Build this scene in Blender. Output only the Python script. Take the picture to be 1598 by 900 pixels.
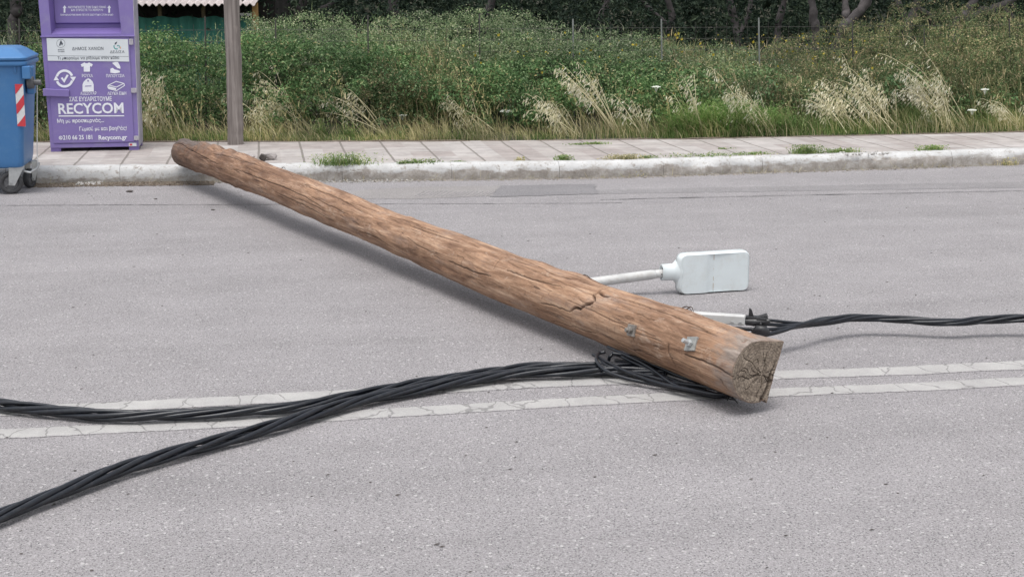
import bpy, math, random
import numpy as np
from mathutils import Vector, Matrix
random.seed(7); rng = np.random.default_rng(11)
for o in list(bpy.data.objects): bpy.data.objects.remove(o)
SC = bpy.context.scene; COL = SC.collection

# ------------------------------------------------------------------ camera, sky, sun, exposure
FPX, CAMH = 2200.0, 1.8
PITCH = math.atan(480/FPX)
cam = bpy.data.objects.new('camera', bpy.data.cameras.new('camera')); COL.objects.link(cam)
cam.location = (0, 0, CAMH); cam.rotation_euler = (math.pi/2-PITCH, 0, 0)
cam.data.sensor_width = 36; cam.data.lens = FPX/1598*36; cam.data.clip_end = 1500; cam.data.clip_start = .05
SC.camera = cam
SUN_EL, SUN_AZ = math.radians(76), math.radians(200)      # azimuth measured from +Y towards +X
w = bpy.data.worlds.new("World"); SC.world = w; w.use_nodes = True
nt = w.node_tree; bg = nt.nodes['Background']
sky = nt.nodes.new('ShaderNodeTexSky'); sky.sky_type = 'NISHITA'; sky.sun_disc = False
sky.sun_elevation = SUN_EL; sky.sun_rotation = SUN_AZ; sky.dust_density = 3.0; sky.air_density = 1.2
hs = nt.nodes.new('ShaderNodeHueSaturation'); hs.inputs['Saturation'].default_value = .22
nt.links.new(sky.outputs[0], hs.inputs['Color']); nt.links.new(hs.outputs[0], bg.inputs['Color'])
bg.inputs['Strength'].default_value = .14
sl = bpy.data.lights.new('sun', 'SUN'); sl.energy = 1.25; sl.angle = math.radians(30); sl.color = (1, .975, .94)
sun = bpy.data.objects.new('sun', sl); COL.objects.link(sun)
sd = Vector((math.sin(SUN_AZ)*math.cos(SUN_EL), math.cos(SUN_AZ)*math.cos(SUN_EL), math.sin(SUN_EL)))
sun.rotation_euler = sd.to_track_quat('Z', 'Y').to_euler()
SC.view_settings.view_transform = 'Standard'; SC.view_settings.look = 'None'
SC.view_settings.exposure = .66; SC.view_settings.gamma = 1
SC.render.engine = 'CYCLES'

# ------------------------------------------------------------------ survey: bearings read from the photograph -> places on real planes
_c, _s = math.cos(PITCH), math.sin(PITCH)
_R, _U, _D = np.array([1., 0, 0]), np.array([0, _s, _c]), np.array([0, _c, -_s])
EYE = np.array([0, 0, CAMH])
def ray(px, py): return _D*FPX + _R*(px-799) + _U*(450-py)
def P(px, py, z=0.0): r = ray(px, py); return EYE + r*((z-CAMH)/r[2])
def PY(px, py, Y): r = ray(px, py); return EYE + r*(Y/r[1])
def PL(px, py, o, n): r = ray(px, py); return EYE + r*(np.dot(np.asarray(o)-EYE, n)/np.dot(r, n))
YAW = math.radians(10)
T = np.array([math.cos(YAW), math.sin(YAW), 0]); N = np.array([-math.sin(YAW), math.cos(YAW), 0]); Z = np.array([0, 0, 1.])
def uv(p): return float(np.dot(p, T)), float(np.dot(p, N))
def W3(u, v, z=0): return T*u + N*v + Z*z

# ------------------------------------------------------------------ object helpers
def tag(o, label=None, cat=None, group=None, kind=None):
    if label: o['label'] = label
    if cat: o['category'] = cat
    if group: o['group'] = group
    if kind: o['kind'] = kind
    return o
def empty(name, loc, rz=0):
    o = bpy.data.objects.new(name, None); COL.objects.link(o); o.location = Vector(loc); o.rotation_euler.z = rz
    o.empty_display_size = .1; return o
def attach(o, parent):
    if parent is not None:
        o.parent = parent
        if getattr(o, 'type', '') == 'MESH' and not o.get('_local'):
            o.matrix_parent_inverse = wmat(parent).inverted()
def wmat(o):
    m = Matrix.Translation(o.location) @ o.rotation_euler.to_matrix().to_4x4()
    return wmat(o.parent) @ o.matrix_parent_inverse @ m if o.parent else m
def np_mesh(name, V, F, mat, parent=None, smooth=False, attrs=None):
    """V n x 3, F m x 4 or m x 3 int array"""
    V = np.asarray(V, dtype=np.float32); F = np.asarray(F, dtype=np.int32)
    me = bpy.data.meshes.new(name); k = F.shape[1]
    me.vertices.add(len(V)); me.vertices.foreach_set('co', V.ravel())
    me.loops.add(F.size); me.loops.foreach_set('vertex_index', F.ravel())
    me.polygons.add(len(F)); me.polygons.foreach_set('loop_start', np.arange(len(F), dtype=np.int32)*k)
    me.polygons.foreach_set('loop_total', np.full(len(F), k, dtype=np.int32))
    me.polygons.foreach_set('use_smooth', np.full(len(F), smooth))
    me.update(calc_edges=True)
    for an, (ty, dat) in (attrs or {}).items():
        a = me.attributes.new(an, ty, 'POINT')
        a.data.foreach_set('vector' if ty == 'FLOAT_VECTOR' else 'value', np.asarray(dat, dtype=np.float32).ravel())
    me.materials.append(mat)
    o = bpy.data.objects.new(name, me); COL.objects.link(o); attach(o, parent)
    return o
class MB:
    """collects shapes, links them as one mesh (vertices given in the parent's own coordinates when local=True)"""
    def __init__(s): s.v = []; s.f = []
    def add(s, V, F):
        n = len(s.v); s.v += [tuple(map(float, p)) for p in V]; s.f += [tuple(i+n for i in f) for f in F]; return s
    def box(s, x0, x1, y0, y1, z0, z1, M=None):
        V = [(x, y, z) for z in (z0, z1) for y in (y0, y1) for x in (x0, x1)]
        if M is not None: V = [M @ Vector(p) for p in V]
        return s.add(V, [(0, 2, 3, 1), (4, 5, 7, 6), (0, 1, 5, 4), (2, 6, 7, 3), (0, 4, 6, 2), (1, 3, 7, 5)])
    def hexa(s, V8): return s.add(V8, [(0, 2, 3, 1), (4, 5, 7, 6), (0, 1, 5, 4), (2, 6, 7, 3), (0, 4, 6, 2), (1, 3, 7, 5)])
    def tube(s, pts, r, n=10, caps=True):
        pts = [np.asarray(p, float) for p in pts]; m = len(pts)
        rr = r if hasattr(r, '__len__') else [r]*m
        t0 = pts[1]-pts[0]; t0 /= np.linalg.norm(t0)
        a = np.cross(t0, Z if abs(t0[2]) < .9 else np.array([1., 0, 0])); a /= np.linalg.norm(a)
        V = []
        for i, p in enumerate(pts):
            t = pts[min(i+1, m-1)]-pts[max(i-1, 0)]; t = t/(np.linalg.norm(t)+1e-9)
            a = a-t*np.dot(a, t); a /= np.linalg.norm(a)+1e-9; b = np.cross(t, a)
            for k in range(n):
                q = 2*math.pi*k/n; V.append(p+(a*math.cos(q)+b*math.sin(q))*rr[i])
        F = [(i*n+k, i*n+(k+1) % n, (i+1)*n+(k+1) % n, (i+1)*n+k) for i in range(m-1) for k in range(n)]
        if caps: F += [tuple(range(n-1, -1, -1)), tuple((m-1)*n+k for k in range(n))]
        return s.add(V, F)
    def poly(s, pts3): return s.add(pts3, [tuple(range(len(pts3)))])
    def build(s, name, mat, parent=None, local=False, smooth=False, bevel=0, seg=2, origin=None):
        me = bpy.data.meshes.new(name)
        V = s.v
        if origin is not None: V = [tuple(np.asarray(p)-np.asarray(origin)) for p in V]
        me.from_pydata(V, [], s.f); me.update(); me.materials.append(mat)
        me.polygons.foreach_set('use_smooth', [smooth]*len(me.polygons))
        o = bpy.data.objects.new(name, me); COL.objects.link(o)
        if origin is not None: o.location = Vector(origin)
        if parent is not None:
            o.parent = parent
            if not local: o.matrix_parent_inverse = wmat(parent).inverted()
        if bevel:
            b = o.modifiers.new('bevel', 'BEVEL'); b.width = bevel; b.segments = seg; b.limit_method = 'ANGLE'; b.angle_limit = math.radians(35)
        return o
def smooth_path(pts, n):
    pts = np.asarray(pts, float); m = len(pts)
    p = np.vstack([2*pts[0]-pts[1], pts, 2*pts[-1]-pts[-2]]); out = []
    for q in np.linspace(0, m-1, n):
        i = min(int(q), m-2); t = q-i; a, b, c, d = p[i], p[i+1], p[i+2], p[i+3]
        out.append(.5*((2*b)+(-a+c)*t+(2*a-5*b+4*c-d)*t*t+(-a+3*b-3*c+d)*t**3))
    return np.array(out)

# ------------------------------------------------------------------ materials
def newmat(name):
    m = bpy.data.materials.new(name); m.use_nodes = True; n = m.node_tree
    return m, n, n.nodes['Principled BSDF']
class NB:
    def __init__(s, n): s.n = n
    def node(s, ty, **k):
        x = s.n.nodes.new('ShaderNode'+ty)
        for a, b in k.items(): setattr(x, a, b)
        return x
    def link(s, a, b): s.n.links.new(a, b)
    def val(s, inp, x):
        if isinstance(x, bpy.types.NodeSocket): s.link(x, inp)
        elif x is not None: inp.default_value = x
    def coord(s, scale=(1, 1, 1), kind='Object', src=None):
        m = s.node('Mapping'); m.inputs['Scale'].default_value = scale
        s.link(src or s.node('TexCoord').outputs[kind], m.inputs[0]); return m.outputs[0]
    def noise(s, v, scale, detail=4, rough=.55, dist=0):
        x = s.node('TexNoise'); s.link(v, x.inputs['Vector']); x.inputs['Scale'].default_value = scale
        x.inputs['Detail'].default_value = detail; x.inputs['Roughness'].default_value = rough; x.inputs['Distortion'].default_value = dist
        return x.outputs['Fac']
    def vor(s, v, scale, feature='F1', rnd=1):
        x = s.node('TexVoronoi', feature=feature); s.link(v, x.inputs['Vector']); x.inputs['Scale'].default_value = scale
        x.inputs['Randomness'].default_value = rnd; return x
    def ramp(s, f, stops, interp='LINEAR'):
        x = s.node('ValToRGB'); x.color_ramp.interpolation = interp; e = x.color_ramp.elements
        while len(e) < len(stops): e.new(.5)
        for i, (p, c) in enumerate(stops):
            e[i].position = p; e[i].color = (*(c if hasattr(c, '__len__') else (c, c, c)), 1)
        s.link(f, x.inputs[0]); return x.outputs[0]
    def mix(s, f, a, b, mode='MIX'):
        x = s.node('Mix', data_type='RGBA', blend_type=mode)
        s.val(x.inputs[0], f)
        for i, q in ((6, a), (7, b)): s.val(x.inputs[i], (*q, 1) if isinstance(q, tuple) and len(q) == 3 else q)
        return x.outputs[2]
    def math(s, op, a, b=0.0, clamp=False):
        x = s.node('Math', operation=op, use_clamp=clamp); s.val(x.inputs[0], a); s.val(x.inputs[1], b); return x.outputs[0]
    def bump(s, h, strength, dist, nrm=None):
        x = s.node('Bump'); x.inputs['Strength'].default_value = strength; x.inputs['Distance'].default_value = dist
        s.link(h, x.inputs['Height'])
        if nrm: s.link(nrm, x.inputs['Normal'])
        return x.outputs[0]
def paint(name, col, rough=.5, var=.12, scale=6, metal=0, bump=0, dirt=None, dirt_amt=.3):
    m, n, b = newmat(name); q = NB(n); c = q.coord()
    f = q.noise(c, scale, 5, .6); lo = tuple(x*(1-var) for x in col); hi = tuple(min(1, x*(1+var)) for x in col)
    cc = q.ramp(f, [(.3, lo), (.7, hi)])
    if dirt:
        g = q.ramp(q.noise(c, scale*2.7, 8, .7, .4), [(.5, 0), (.72, dirt_amt)]); cc = q.mix(g, cc, dirt)
    q.link(cc, b.inputs['Base Color']); b.inputs['Roughness'].default_value = rough; b.inputs['Metallic'].default_value = metal
    if bump: q.link(q.bump(q.noise(c, scale*8, 4), .4, bump), b.inputs['Normal'])
    return m
def leafmat(name, stops, rough=.5, trans=.25, gain=1.0):
    m, n, b = newmat(name); q = NB(n)
    g = q.node('NewGeometry'); c = q.ramp(g.outputs['Random Per Island'], [(p_, tuple(min(.85, x*gain) for x in c_)) for p_, c_ in stops])
    big = q.ramp(q.noise(q.coord(), 1.3, 3), [(.35, (.72, .72, .72)), (.65, (1.25, 1.22, 1.1))]); c = q.mix(1.0, c, big, 'MULTIPLY')
    q.link(c, b.inputs['Base Color']); b.inputs['Roughness'].default_value = rough+.12; b.inputs['Specular IOR Level'].default_value = .25
    t = q.node('BsdfTranslucent'); q.link(c, t.inputs['Color']); x = q.node('MixShader'); x.inputs[0].default_value = trans
    q.link(b.outputs[0], x.inputs[1]); q.link(t.outputs[0], x.inputs[2]); q.link(x.outputs[0], n.nodes['Material Output'].inputs[0])
    return m

def asphalt(name, tone=(.252, .239, .243), speck=.55, patch=1.0, rough_scale=1.0, marked=False):
    m, n, b = newmat(name); q = NB(n); c = q.coord()
    st = q.coord((.12, 1.2, 1)); big = q.noise(st, 1.4, 4, .6)
    base = q.ramp(big, [(.3, tuple(x*.89 for x in tone)), (.5, tone), (.72, tuple(x*1.09 for x in tone))])
    mid = q.ramp(q.noise(c, 2.3, 6, .65), [(.3, .92), (.7, 1.07)]); base = q.mix(patch, base, mid, 'MULTIPLY')
    worn = q.ramp(q.noise(q.coord((.5, 1.3, 1)), 1.1, 5, .6, .6), [(.58, 0), (.74, .3)])
    base = q.mix(worn, base, tuple(x*1.28 for x in tone))
    warp = q.mix(.012, c, q.node('TexNoise').outputs['Color'])
    fine = q.ramp(q.noise(c, 210*rough_scale, 4, .8), [(.28, .40), (.72, 1.60)]); base = q.mix(1.0, base, fine, 'MULTIPLY')
    f2 = q.ramp(q.noise(c, 85*rough_scale, 5, .8), [(.32, .62), (.68, 1.38)]); base = q.mix(1.0, base, f2, 'MULTIPLY')
    wn2 = q.node('TexNoise'); q.link(c, wn2.inputs[0]); wn2.inputs['Scale'].default_value = 120; vc = q.node('VectorMath', operation='MULTIPLY_ADD'); q.link(wn2.outputs['Color'], vc.inputs[0]); vc.inputs[1].default_value = (.014, .014, 0); q.link(c, vc.inputs[2])
    v1 = q.vor(vc.outputs[0], 74*rough_scale); sep = q.node('SeparateColor'); q.link(v1.outputs['Color'], sep.inputs[0])
    sz = q.math('MULTIPLY', sep.outputs[1], .50)
    thr = q.ramp(q.noise(c, 2.6, 5, .7), [(.3, .72), (.7, .36)])
    on = q.math('MULTIPLY', q.math('GREATER_THAN', sep.outputs[0], thr), q.math('LESS_THAN', v1.outputs['Distance'], sz))
    v2 = q.vor(c, 135*rough_scale); sp2 = q.node('SeparateColor'); q.link(v2.outputs['Color'], sp2.inputs[0])
    on2 = q.math('MULTIPLY', q.math('GREATER_THAN', sp2.outputs[0], .55), q.math('LESS_THAN', v2.outputs['Distance'], q.math('MULTIPLY', sp2.outputs[1], .5)))
    stone = q.ramp(sep.outputs[2], [(0, (.26, .24, .24)), (.5, (.34, .325, .325)), (.85, (.46, .44, .435)), (1, (.60, .58, .57))])
    base = q.mix(q.math('MULTIPLY', on2, speck*.8), base, (.5, .48, .48))
    dk = q.math('MULTIPLY', q.math('LESS_THAN', sp2.outputs[2], .16), q.math('LESS_THAN', v2.outputs['Distance'], .38))
    base = q.mix(q.math('MULTIPLY', dk, .8), base, (.06, .058, .062))
    base = q.mix(q.math('MULTIPLY', on, speck), base, stone)
    # hair cracks, mostly along and across the lane
    cr = q.vor(q.mix(.16, q.coord((.35, .8, 1)), q.node('TexNoise').outputs['Color']), .55, 'DISTANCE_TO_EDGE')
    stn = q.ramp(q.noise(q.coord((.7, 1, 1)), 1.9, 7, .72, .5), [(.60, 0), (.76, .25)]); base = q.mix(stn, base, tuple(x*.62 for x in tone))
    if marked:
        ed = q.node('Attribute', attribute_name='edge').outputs['Fac']
        wn = q.node('TexNoise'); q.link(c, wn.inputs[0]); wn.inputs['Scale'].default_value = 9; wn.inputs['Detail'].default_value = 4
        wc = q.mix(.09, q.coord((1, .5, 1)), wn.outputs['Color'])
        e = q.vor(wc, 5.5, 'DISTANCE_TO_EDGE').outputs['Distance']; crk = q.ramp(e, [(.0, 1), (.010, 1), (.020, 0)])
        pc = q.ramp(q.noise(c, 4, 7, .7), [(.3, (.33, .32, .312)), (.5, (.38, .37, .36)), (.7, (.44, .43, .415))])
        pc = q.mix(1.0, pc, q.ramp(q.noise(c, 240, 3, .7), [(.3, .8), (.7, 1.15)]), 'MULTIPLY')
        cov = q.math('ADD', q.math('MULTIPLY', ed, .75), q.math('MULTIPLY', q.noise(c, 30, 8, .8), .9)); cov = q.math('SUBTRACT', cov, q.math('MULTIPLY', q.noise(q.coord((.6, 1, 1)), 1.7, 5, .7), .55))
        cov = q.ramp(cov, [(.30, 0), (.52, .92)]); base = q.mix(cov, base, pc)
        base = q.mix(q.math('MULTIPLY', crk, .5), base, (.085, .08, .08))
    q.link(base, b.inputs['Base Color']); b.inputs['Roughness'].default_value = .88; b.inputs['Specular IOR Level'].default_value = .3
    h = q.math('ADD', q.math('MULTIPLY', v1.outputs['Distance'], -.6), q.noise(c, 180, 3, .7))
    q.link(q.bump(h, .55, .004), b.inputs['Normal'])
    return m
M = {}
M['asphalt'] = asphalt('worn_asphalt')
M['asphalt_dark'] = asphalt('repair_asphalt_dark', (.178, .171, .176), .5, .9, 1.5)
M['asphalt_pale'] = asphalt('repair_asphalt_pale', (.25, .235, .23), .4, .9, 1.3)
M['paint'] = asphalt('worn_road_paint', marked=True)
def paving():
    m, n, b = newmat('pinkish_paving_slabs'); q = NB(n); tc = q.node('TexCoord').outputs['Object']
    sx = q.node('SeparateXYZ'); q.link(tc, sx.inputs[0]); u, v = sx.outputs[0], sx.outputs[1]
    def line(coord, period, wid, off=0.):
        d = q.math('ABSOLUTE', q.math('SUBTRACT', q.math('FRACT', q.math('DIVIDE', q.math('ADD', coord, 100+off), period)), .5))
        return q.math('GREATER_THAN', d, .5-wid/period/2)
    wob = q.math('MULTIPLY', q.noise(tc, 3, 3), .02)
    vv = q.math('ADD', v, wob); uu = q.math('ADD', u, wob)
    j1 = line(uu, .42, .022); j2 = line(vv, .42, .016, .1); g = line(vv, .14, .02, .04)
    slab = q.node('TexWhiteNoise', noise_dimensions='2D'); cb = q.node('CombineXYZ')
    q.link(q.math('FLOOR', q.math('DIVIDE', q.math('ADD', u, 99.8), .42)), cb.inputs[0]); q.link(q.math('FLOOR', q.math('DIVIDE', q.math('ADD', v, 99.9), .42)), cb.inputs[1])
    q.link(cb.outputs[0], slab.inputs['Vector'])
    col = q.ramp(slab.outputs['Value'], [(0, (.315, .28, .265)), (.5, (.36, .33, .312)), (1, (.41, .385, .37))])
    col = q.mix(1.0, col, q.ramp(q.noise(tc, 5, 7, .7), [(.3, .74), (.65, 1.15)]), 'MULTIPLY')
    col = q.mix(q.math('MULTIPLY', g, .35), col, (.27, .20, .19))
    dirt = q.ramp(q.noise(tc, 2.2, 6, .7), [(.52, 0), (.70, .55)]); col = q.mix(dirt, col, (.27, .25, .235))
    jj = q.math('MAXIMUM', j1, q.math('MULTIPLY', j2, .7)); col = q.mix(q.math('MULTIPLY', jj, .75), col, (.13, .115, .10))
    q.link(col, b.inputs['Base Color']); b.inputs['Roughness'].default_value = .9
    hh = q.math('SUBTRACT', q.math('MULTIPLY', q.noise(tc, 60, 4), .3), q.math('ADD', jj, q.math('MULTIPLY', g, .4)))
    q.link(q.bump(hh, .5, .006), b.inputs['Normal']); return m
M['paving'] = paving()
def kerbmat():
    m, n, b = newmat('whitewashed_kerb'); q = NB(n); tc = q.node('TexCoord').outputs['Object']
    sx = q.node('SeparateXYZ'); q.link(tc, sx.inputs[0])
    conc = q.ramp(q.noise(tc, 11, 7, .75), [(.3, (.19, .16, .135)), (.5, (.31, .285, .26)), (.7, (.44, .42, .40))])
    pt = q.ramp(q.noise(tc, 6, 7, .7), [(.3, (.42, .415, .41)), (.7, (.58, .58, .575))])
    # whitewash covers the top and the upper face, flaking lower down; more of it survives on the left stretch
    left = q.node('MapRange'); q.link(sx.outputs[0], left.inputs[0])
    for i, x in ((1, -1.2), (2, .6), (3, .045), (4, 0.)): left.inputs[i].default_value = x
    zz = q.math('ADD', q.math('ADD', sx.outputs[2], left.outputs[0]), q.math('MULTIPLY', q.math('SUBTRACT', q.noise(q.coord((.5, 1, 1.5)), 7, 8, .75), .5), .24))
    f = q.ramp(zz, [(.078, 0), (.10, 1)])
    ch = q.ramp(q.noise(tc, 24, 6, .75), [(.52, 1), (.62, .1)]); f = q.math('MULTIPLY', f, ch)
    col = q.mix(f, conc, pt)
    d = q.math('ABSOLUTE', q.math('SUBTRACT', q.math('FRACT', q.math('ADD', sx.outputs[0], 50.3)), .5)); jn = q.math('GREATER_THAN', d, q.math('ADD', .492, q.math('MULTIPLY', q.noise(tc, 9, 3), .012)))
    col = q.mix(q.math('MULTIPLY', jn, .7), col, (.10, .09, .08))
    q.link(col, b.inputs['Base Color']); b.inputs['Roughness'].default_value = .9
    q.link(q.bump(q.math('SUBTRACT', q.noise(tc, 40, 6, .7), jn), .6, .01), b.inputs['Normal']); return m
M['kerb'] = kerbmat()
def soil(name, a, b_, sc=3):
    m, n, b = newmat(name); q = NB(n); tc = q.node('TexCoord').outputs['Object']
    q.link(q.ramp(q.noise(tc, sc, 8, .7), [(.3, a), (.7, b_)]), b.inputs['Base Color']); b.inputs['Roughness'].default_value = .95
    q.link(q.bump(q.noise(tc, 30, 6), .6, .03), b.inputs['Normal']); return m
M['soil'] = soil('dry_soil', (.05, .045, .03), (.13, .11, .07)); M['verge'] = soil('verge_soil', (.022, .024, .014), (.065, .062, .035))
M['dirt'] = soil('gutter_dirt', (.10, .075, .055), (.24, .20, .16), 20)
def wood():
    m, n, b = newmat('stripped_pole_wood'); q = NB(n)
    at = q.node('Attribute', attribute_name='wood').outputs['Vector']
    wea = q.node('Attribute', attribute_name='weather').outputs['Fac']; gro = q.node('Attribute', attribute_name='groove').outputs['Fac']
    end = q.node('Attribute', attribute_name='cut').outputs['Fac']
    g1 = q.noise(q.coord((2.0, 22, 22), src=at), 1, 8, .72, .7); g2 = q.noise(q.coord((7, 110, 110), src=at), 1, 6, .7, .5)
    blot = q.noise(q.coord((1, 2.2, 2.2), src=at), 2.6, 6, .65)
    col = q.ramp(g1, [(.30, (.12, .060, .035)), (.41, (.24, .138, .082)), (.53, (.36, .222, .138)), (.68, (.55, .385, .265))])
    col = q.mix(.75, col, q.ramp(blot, [(.34, (.60, .54, .52)), (.5, (.98, .97, .97)), (.66, (1.30, 1.28, 1.25))]), 'MULTIPLY')
    col = q.mix(.8, col, q.ramp(g2, [(.32, .62), (.60, 1.14)]), 'MULTIPLY')
    # pale scuffs and grey film
    sc = q.ramp(q.noise(q.coord((3, 9, 9), src=at), 2.2, 7, .75, .6), [(.56, 0), (.68, .6)]); col = q.mix(sc, col, (.50, .39, .30))
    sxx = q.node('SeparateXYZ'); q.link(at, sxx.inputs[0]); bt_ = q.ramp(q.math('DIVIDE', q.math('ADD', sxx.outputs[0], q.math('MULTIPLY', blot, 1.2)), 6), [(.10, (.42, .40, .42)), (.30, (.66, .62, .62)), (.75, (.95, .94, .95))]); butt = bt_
    gy = q.ramp(q.noise(q.coord((1.5, 5, 5), src=at), 1.7, 5, .7), [(.53, 0), (.72, .45)]); col = q.mix(gy, col, (.27, .225, .20))
    dk = q.ramp(q.noise(q.coord((2.5, 40, 40), src=at), 1.4, 5, .7, .8), [(.61, 0), (.665, .8)]); col = q.mix(dk, col, (.085, .045, .03))
    tick = q.ramp(q.noise(q.coord((30, 14, 14), src=at), 2.0, 6, .78), [(.58, 0), (.66, .65)]); col = q.mix(tick, col, (.11, .06, .04))
    grey = q.ramp(q.noise(q.coord((6, 34, 34), src=at), 1.2, 8, .75), [(.3, (.10, .082, .07)), (.5, (.24, .20, .17)), (.7, (.42, .36, .31))])
    wn = q.math('ADD', wea, q.math('MULTIPLY', q.math('SUBTRACT', q.noise(q.coord((6, 12, 12), src=at), 1.5, 6, .7), .5), 1.1)); wf = q.ramp(wn, [(.35, 0), (.65, .92)])
    wf = q.math('MULTIPLY', wf, q.math('GREATER_THAN', wea, .02))
    col = q.mix(wf, col, grey)
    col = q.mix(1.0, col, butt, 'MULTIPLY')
    # the sawn end: rings around the heart, weathered checks
    sx = q.node('SeparateXYZ'); q.link(at, sx.inputs[0]); cx = q.node('CombineXYZ'); q.link(q.math('ADD', sx.outputs[1], .02), cx.inputs[0]); q.link(q.math('ADD', sx.outputs[2], .015), cx.inputs[1])
    ln = q.node('VectorMath', operation='LENGTH'); q.link(cx.outputs[0], ln.inputs[0])
    rg = q.math('SINE', q.math('MULTIPLY', q.math('ADD', ln.outputs['Value'], q.math('MULTIPLY', q.noise(at, 16, 4), .02)), 520))
    ec = q.ramp(q.noise(at, 26, 8, .75), [(.3, (.13, .10, .075)), (.5, (.27, .215, .165)), (.7, (.44, .365, .29))])
    ec = q.mix(.45, ec, q.ramp(rg, [(0, .6), (.6, 1.1)]), 'MULTIPLY')
    ev = q.vor(q.mix(.05, q.coord((0, 1, 1), src=at), q.node('TexNoise').outputs['Color']), 62, 'DISTANCE_TO_EDGE').outputs['Distance']
    ec = q.mix(q.ramp(ev, [(0, .8), (.03, .45), (.06, 0)]), ec, (.035, .025, .02))
    col = q.mix(end, col, ec)
    col = q.mix(q.math('MULTIPLY', gro, .9, True), col, (.040, .020, .014))
    q.link(col, b.inputs['Base Color']); b.inputs['Roughness'].default_value = .72; b.inputs['Specular IOR Level'].default_value = .35
    h = q.math('ADD', q.math('MULTIPLY', g1, 1.0), q.math('MULTIPLY', g2, .9)); h = q.math('SUBTRACT', h, q.math('MULTIPLY', dk, .6))
    q.link(q.bump(h, .6, .006), b.inputs['Normal']); return m
M['wood'] = wood()
def postwood():
    m, n, b = newmat('grey_weathered_post'); q = NB(n); tc = q.coord((1, 1, 1))
    g = q.noise(q.coord((30, 30, 1.1)), 1.2, 6, .65, .3); col = q.ramp(g, [(.28, (.10, .085, .078)), (.5, (.20, .172, .158)), (.72, (.31, .275, .255))])
    kn = q.ramp(q.noise(q.coord((7, 7, 3)), 1.6, 4), [(.62, 0), (.75, .6)]); col = q.mix(kn, col, (.36, .31, .28))
    q.link(col, b.inputs['Base Color']); b.inputs['Roughness'].default_value = .85; q.link(q.bump(g, .6, .008), b.inputs['Normal']); return m
M['post'] = postwood()
M['cable'] = paint('black_cable_rubber', (.006, .008, .013), .33, .35, 14, dirt=(.08, .078, .075), dirt_amt=.3)
M['clamp'] = paint('black_plastic_clamp', (.018, .018, .02), .45, .3, 20)
M['lamp'] = paint('pale_grey_painted_aluminium', (.64, .69, .70), .38, .04, 5, dirt=(.42, .38, .32), dirt_amt=.25)
M['lamp_stain'] = paint('rusty_drip_stain', (.50, .44, .38), .6, .2, 30)
M['arm'] = paint('weathered_pale_grey_tube', (.50, .50, .49), .45, .12, 9, dirt=(.30, .26, .22), dirt_amt=.5)
M['galv'] = paint('galvanised_steel', (.45, .46, .46), .42, .2, 14, metal=.6, bump=.001)
M['galv_dull'] = paint('dull_old_steel', (.24, .22, .20), .6, .35, 40, metal=.4, bump=.002)
M['plate_old'] = paint('weathered_zinc_plate', (.30, .30, .285), .55, .2, 30, metal=.3, bump=.001)
M['splinter'] = paint('dark_splinter', (.06, .04, .03), .9)
M['dark'] = paint('painted_cavity_shade', (.02, .02, .022), .8)  # near-black colour standing in for the shade inside openings
M['purple'] = paint('purple_bin_paint', (.215, .165, .40), .42, .05, 2.5, dirt=(.28, .25, .40), dirt_amt=.55)
M['purple_darker'] = paint('purple_bin_darker_paint', (.185, .135, .36), .5, .06, 2.5)  # slightly darker copy of the bin purple, for hopper and feet
M['sticker'] = paint('white_lettering_film', (.80, .81, .86), .5, .04, 25, dirt=(.52, .48, .66), dirt_amt=.35)
M['plate'] = paint('white_sign_plate', (.66, .69, .71), .45, .04, 6)
M['ink'] = paint('dark_print', (.05, .06, .08), .6)
M['teal'] = paint('teal_print', (.05, .30, .29), .6)
M['orange_ink'] = paint('orange_print', (.62, .25, .08), .6)
M['red'] = paint('red_reflective_film', (.55, .045, .06), .4, .1, 30)
M['white_film'] = paint('white_reflective_film', (.66, .66, .66), .4, .08, 30, dirt=(.4, .38, .36), dirt_amt=.5)
M['blue'] = paint('blue_bin_plastic', (.048, .165, .37), .42, .10, 2.2, dirt=(.11, .23, .40), dirt_amt=.45)
M['rubber'] = paint('grey_black_rubber', (.045, .045, .048), .7, .25, 20)
M['grey_plastic'] = paint('grey_plastic', (.10, .10, .105), .55)
M['hinge'] = paint('bare_metal_hinge', (.42, .40, .44), .5, .15, 20)
M['sidestrip'] = paint('chalky_scuffed_side_paint', (.42, .40, .47), .7, .25, 5, dirt=(.25, .2, .36), dirt_amt=.7)
M['chunk'] = paint('broken_concrete', (.34, .31, .30), .95, .3, 12, bump=.01)
M['chunk_dark'] = paint('dark_stone', (.07, .06, .055), .9, .4, 12, bump=.01)
M['pebble'] = paint('gutter_grit', (.30, .27, .24), .95, .5, 9)
M['whitechip'] = paint('white_flakes', (.40, .385, .365), .9, .35, 25)
M['net'] = paint('green_shade_net', (.035, .16, .12), .8, .15, 3, bump=.004)
M['roofm'] = paint('pinkish_roof_sheet', (.50, .44, .43), .6, .15, 4, dirt=(.3, .2, .17), dirt_amt=.6)
M['shed'] = paint('dark_shed_boards', (.035, .03, .028), .9, .3, 4)
M['orangep'] = paint('ochre_paint', (.42, .24, .09), .7, .2, 12)
M['wire'] = paint('rusty_fence_wire', (.06, .055, .05), .6, .2, 9)
M['fpost'] = paint('pale_steel_stake', (.19, .20, .19), .6, .3, 9)
M['bark'] = paint('grey_olive_bark', (.085, .075, .075), .95, .45, 9, bump=.02)
M['stem'] = paint('dead_stems', (.15, .12, .075), .9, .4, 6)
M['bramble'] = leafmat('bramble_leaf', [(0, (.032, .068, .026)), (.4, (.066, .125, .050)), (.75, (.115, .19, .082)), (.90, (.20, .27, .15)), (1, (.27, .24, .13))], gain=1.45)
M['bush'] = leafmat('bush_leaf', [(0, (.035, .07, .028)), (.5, (.075, .13, .055)), (1, (.15, .21, .10))], gain=1.6)
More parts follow.
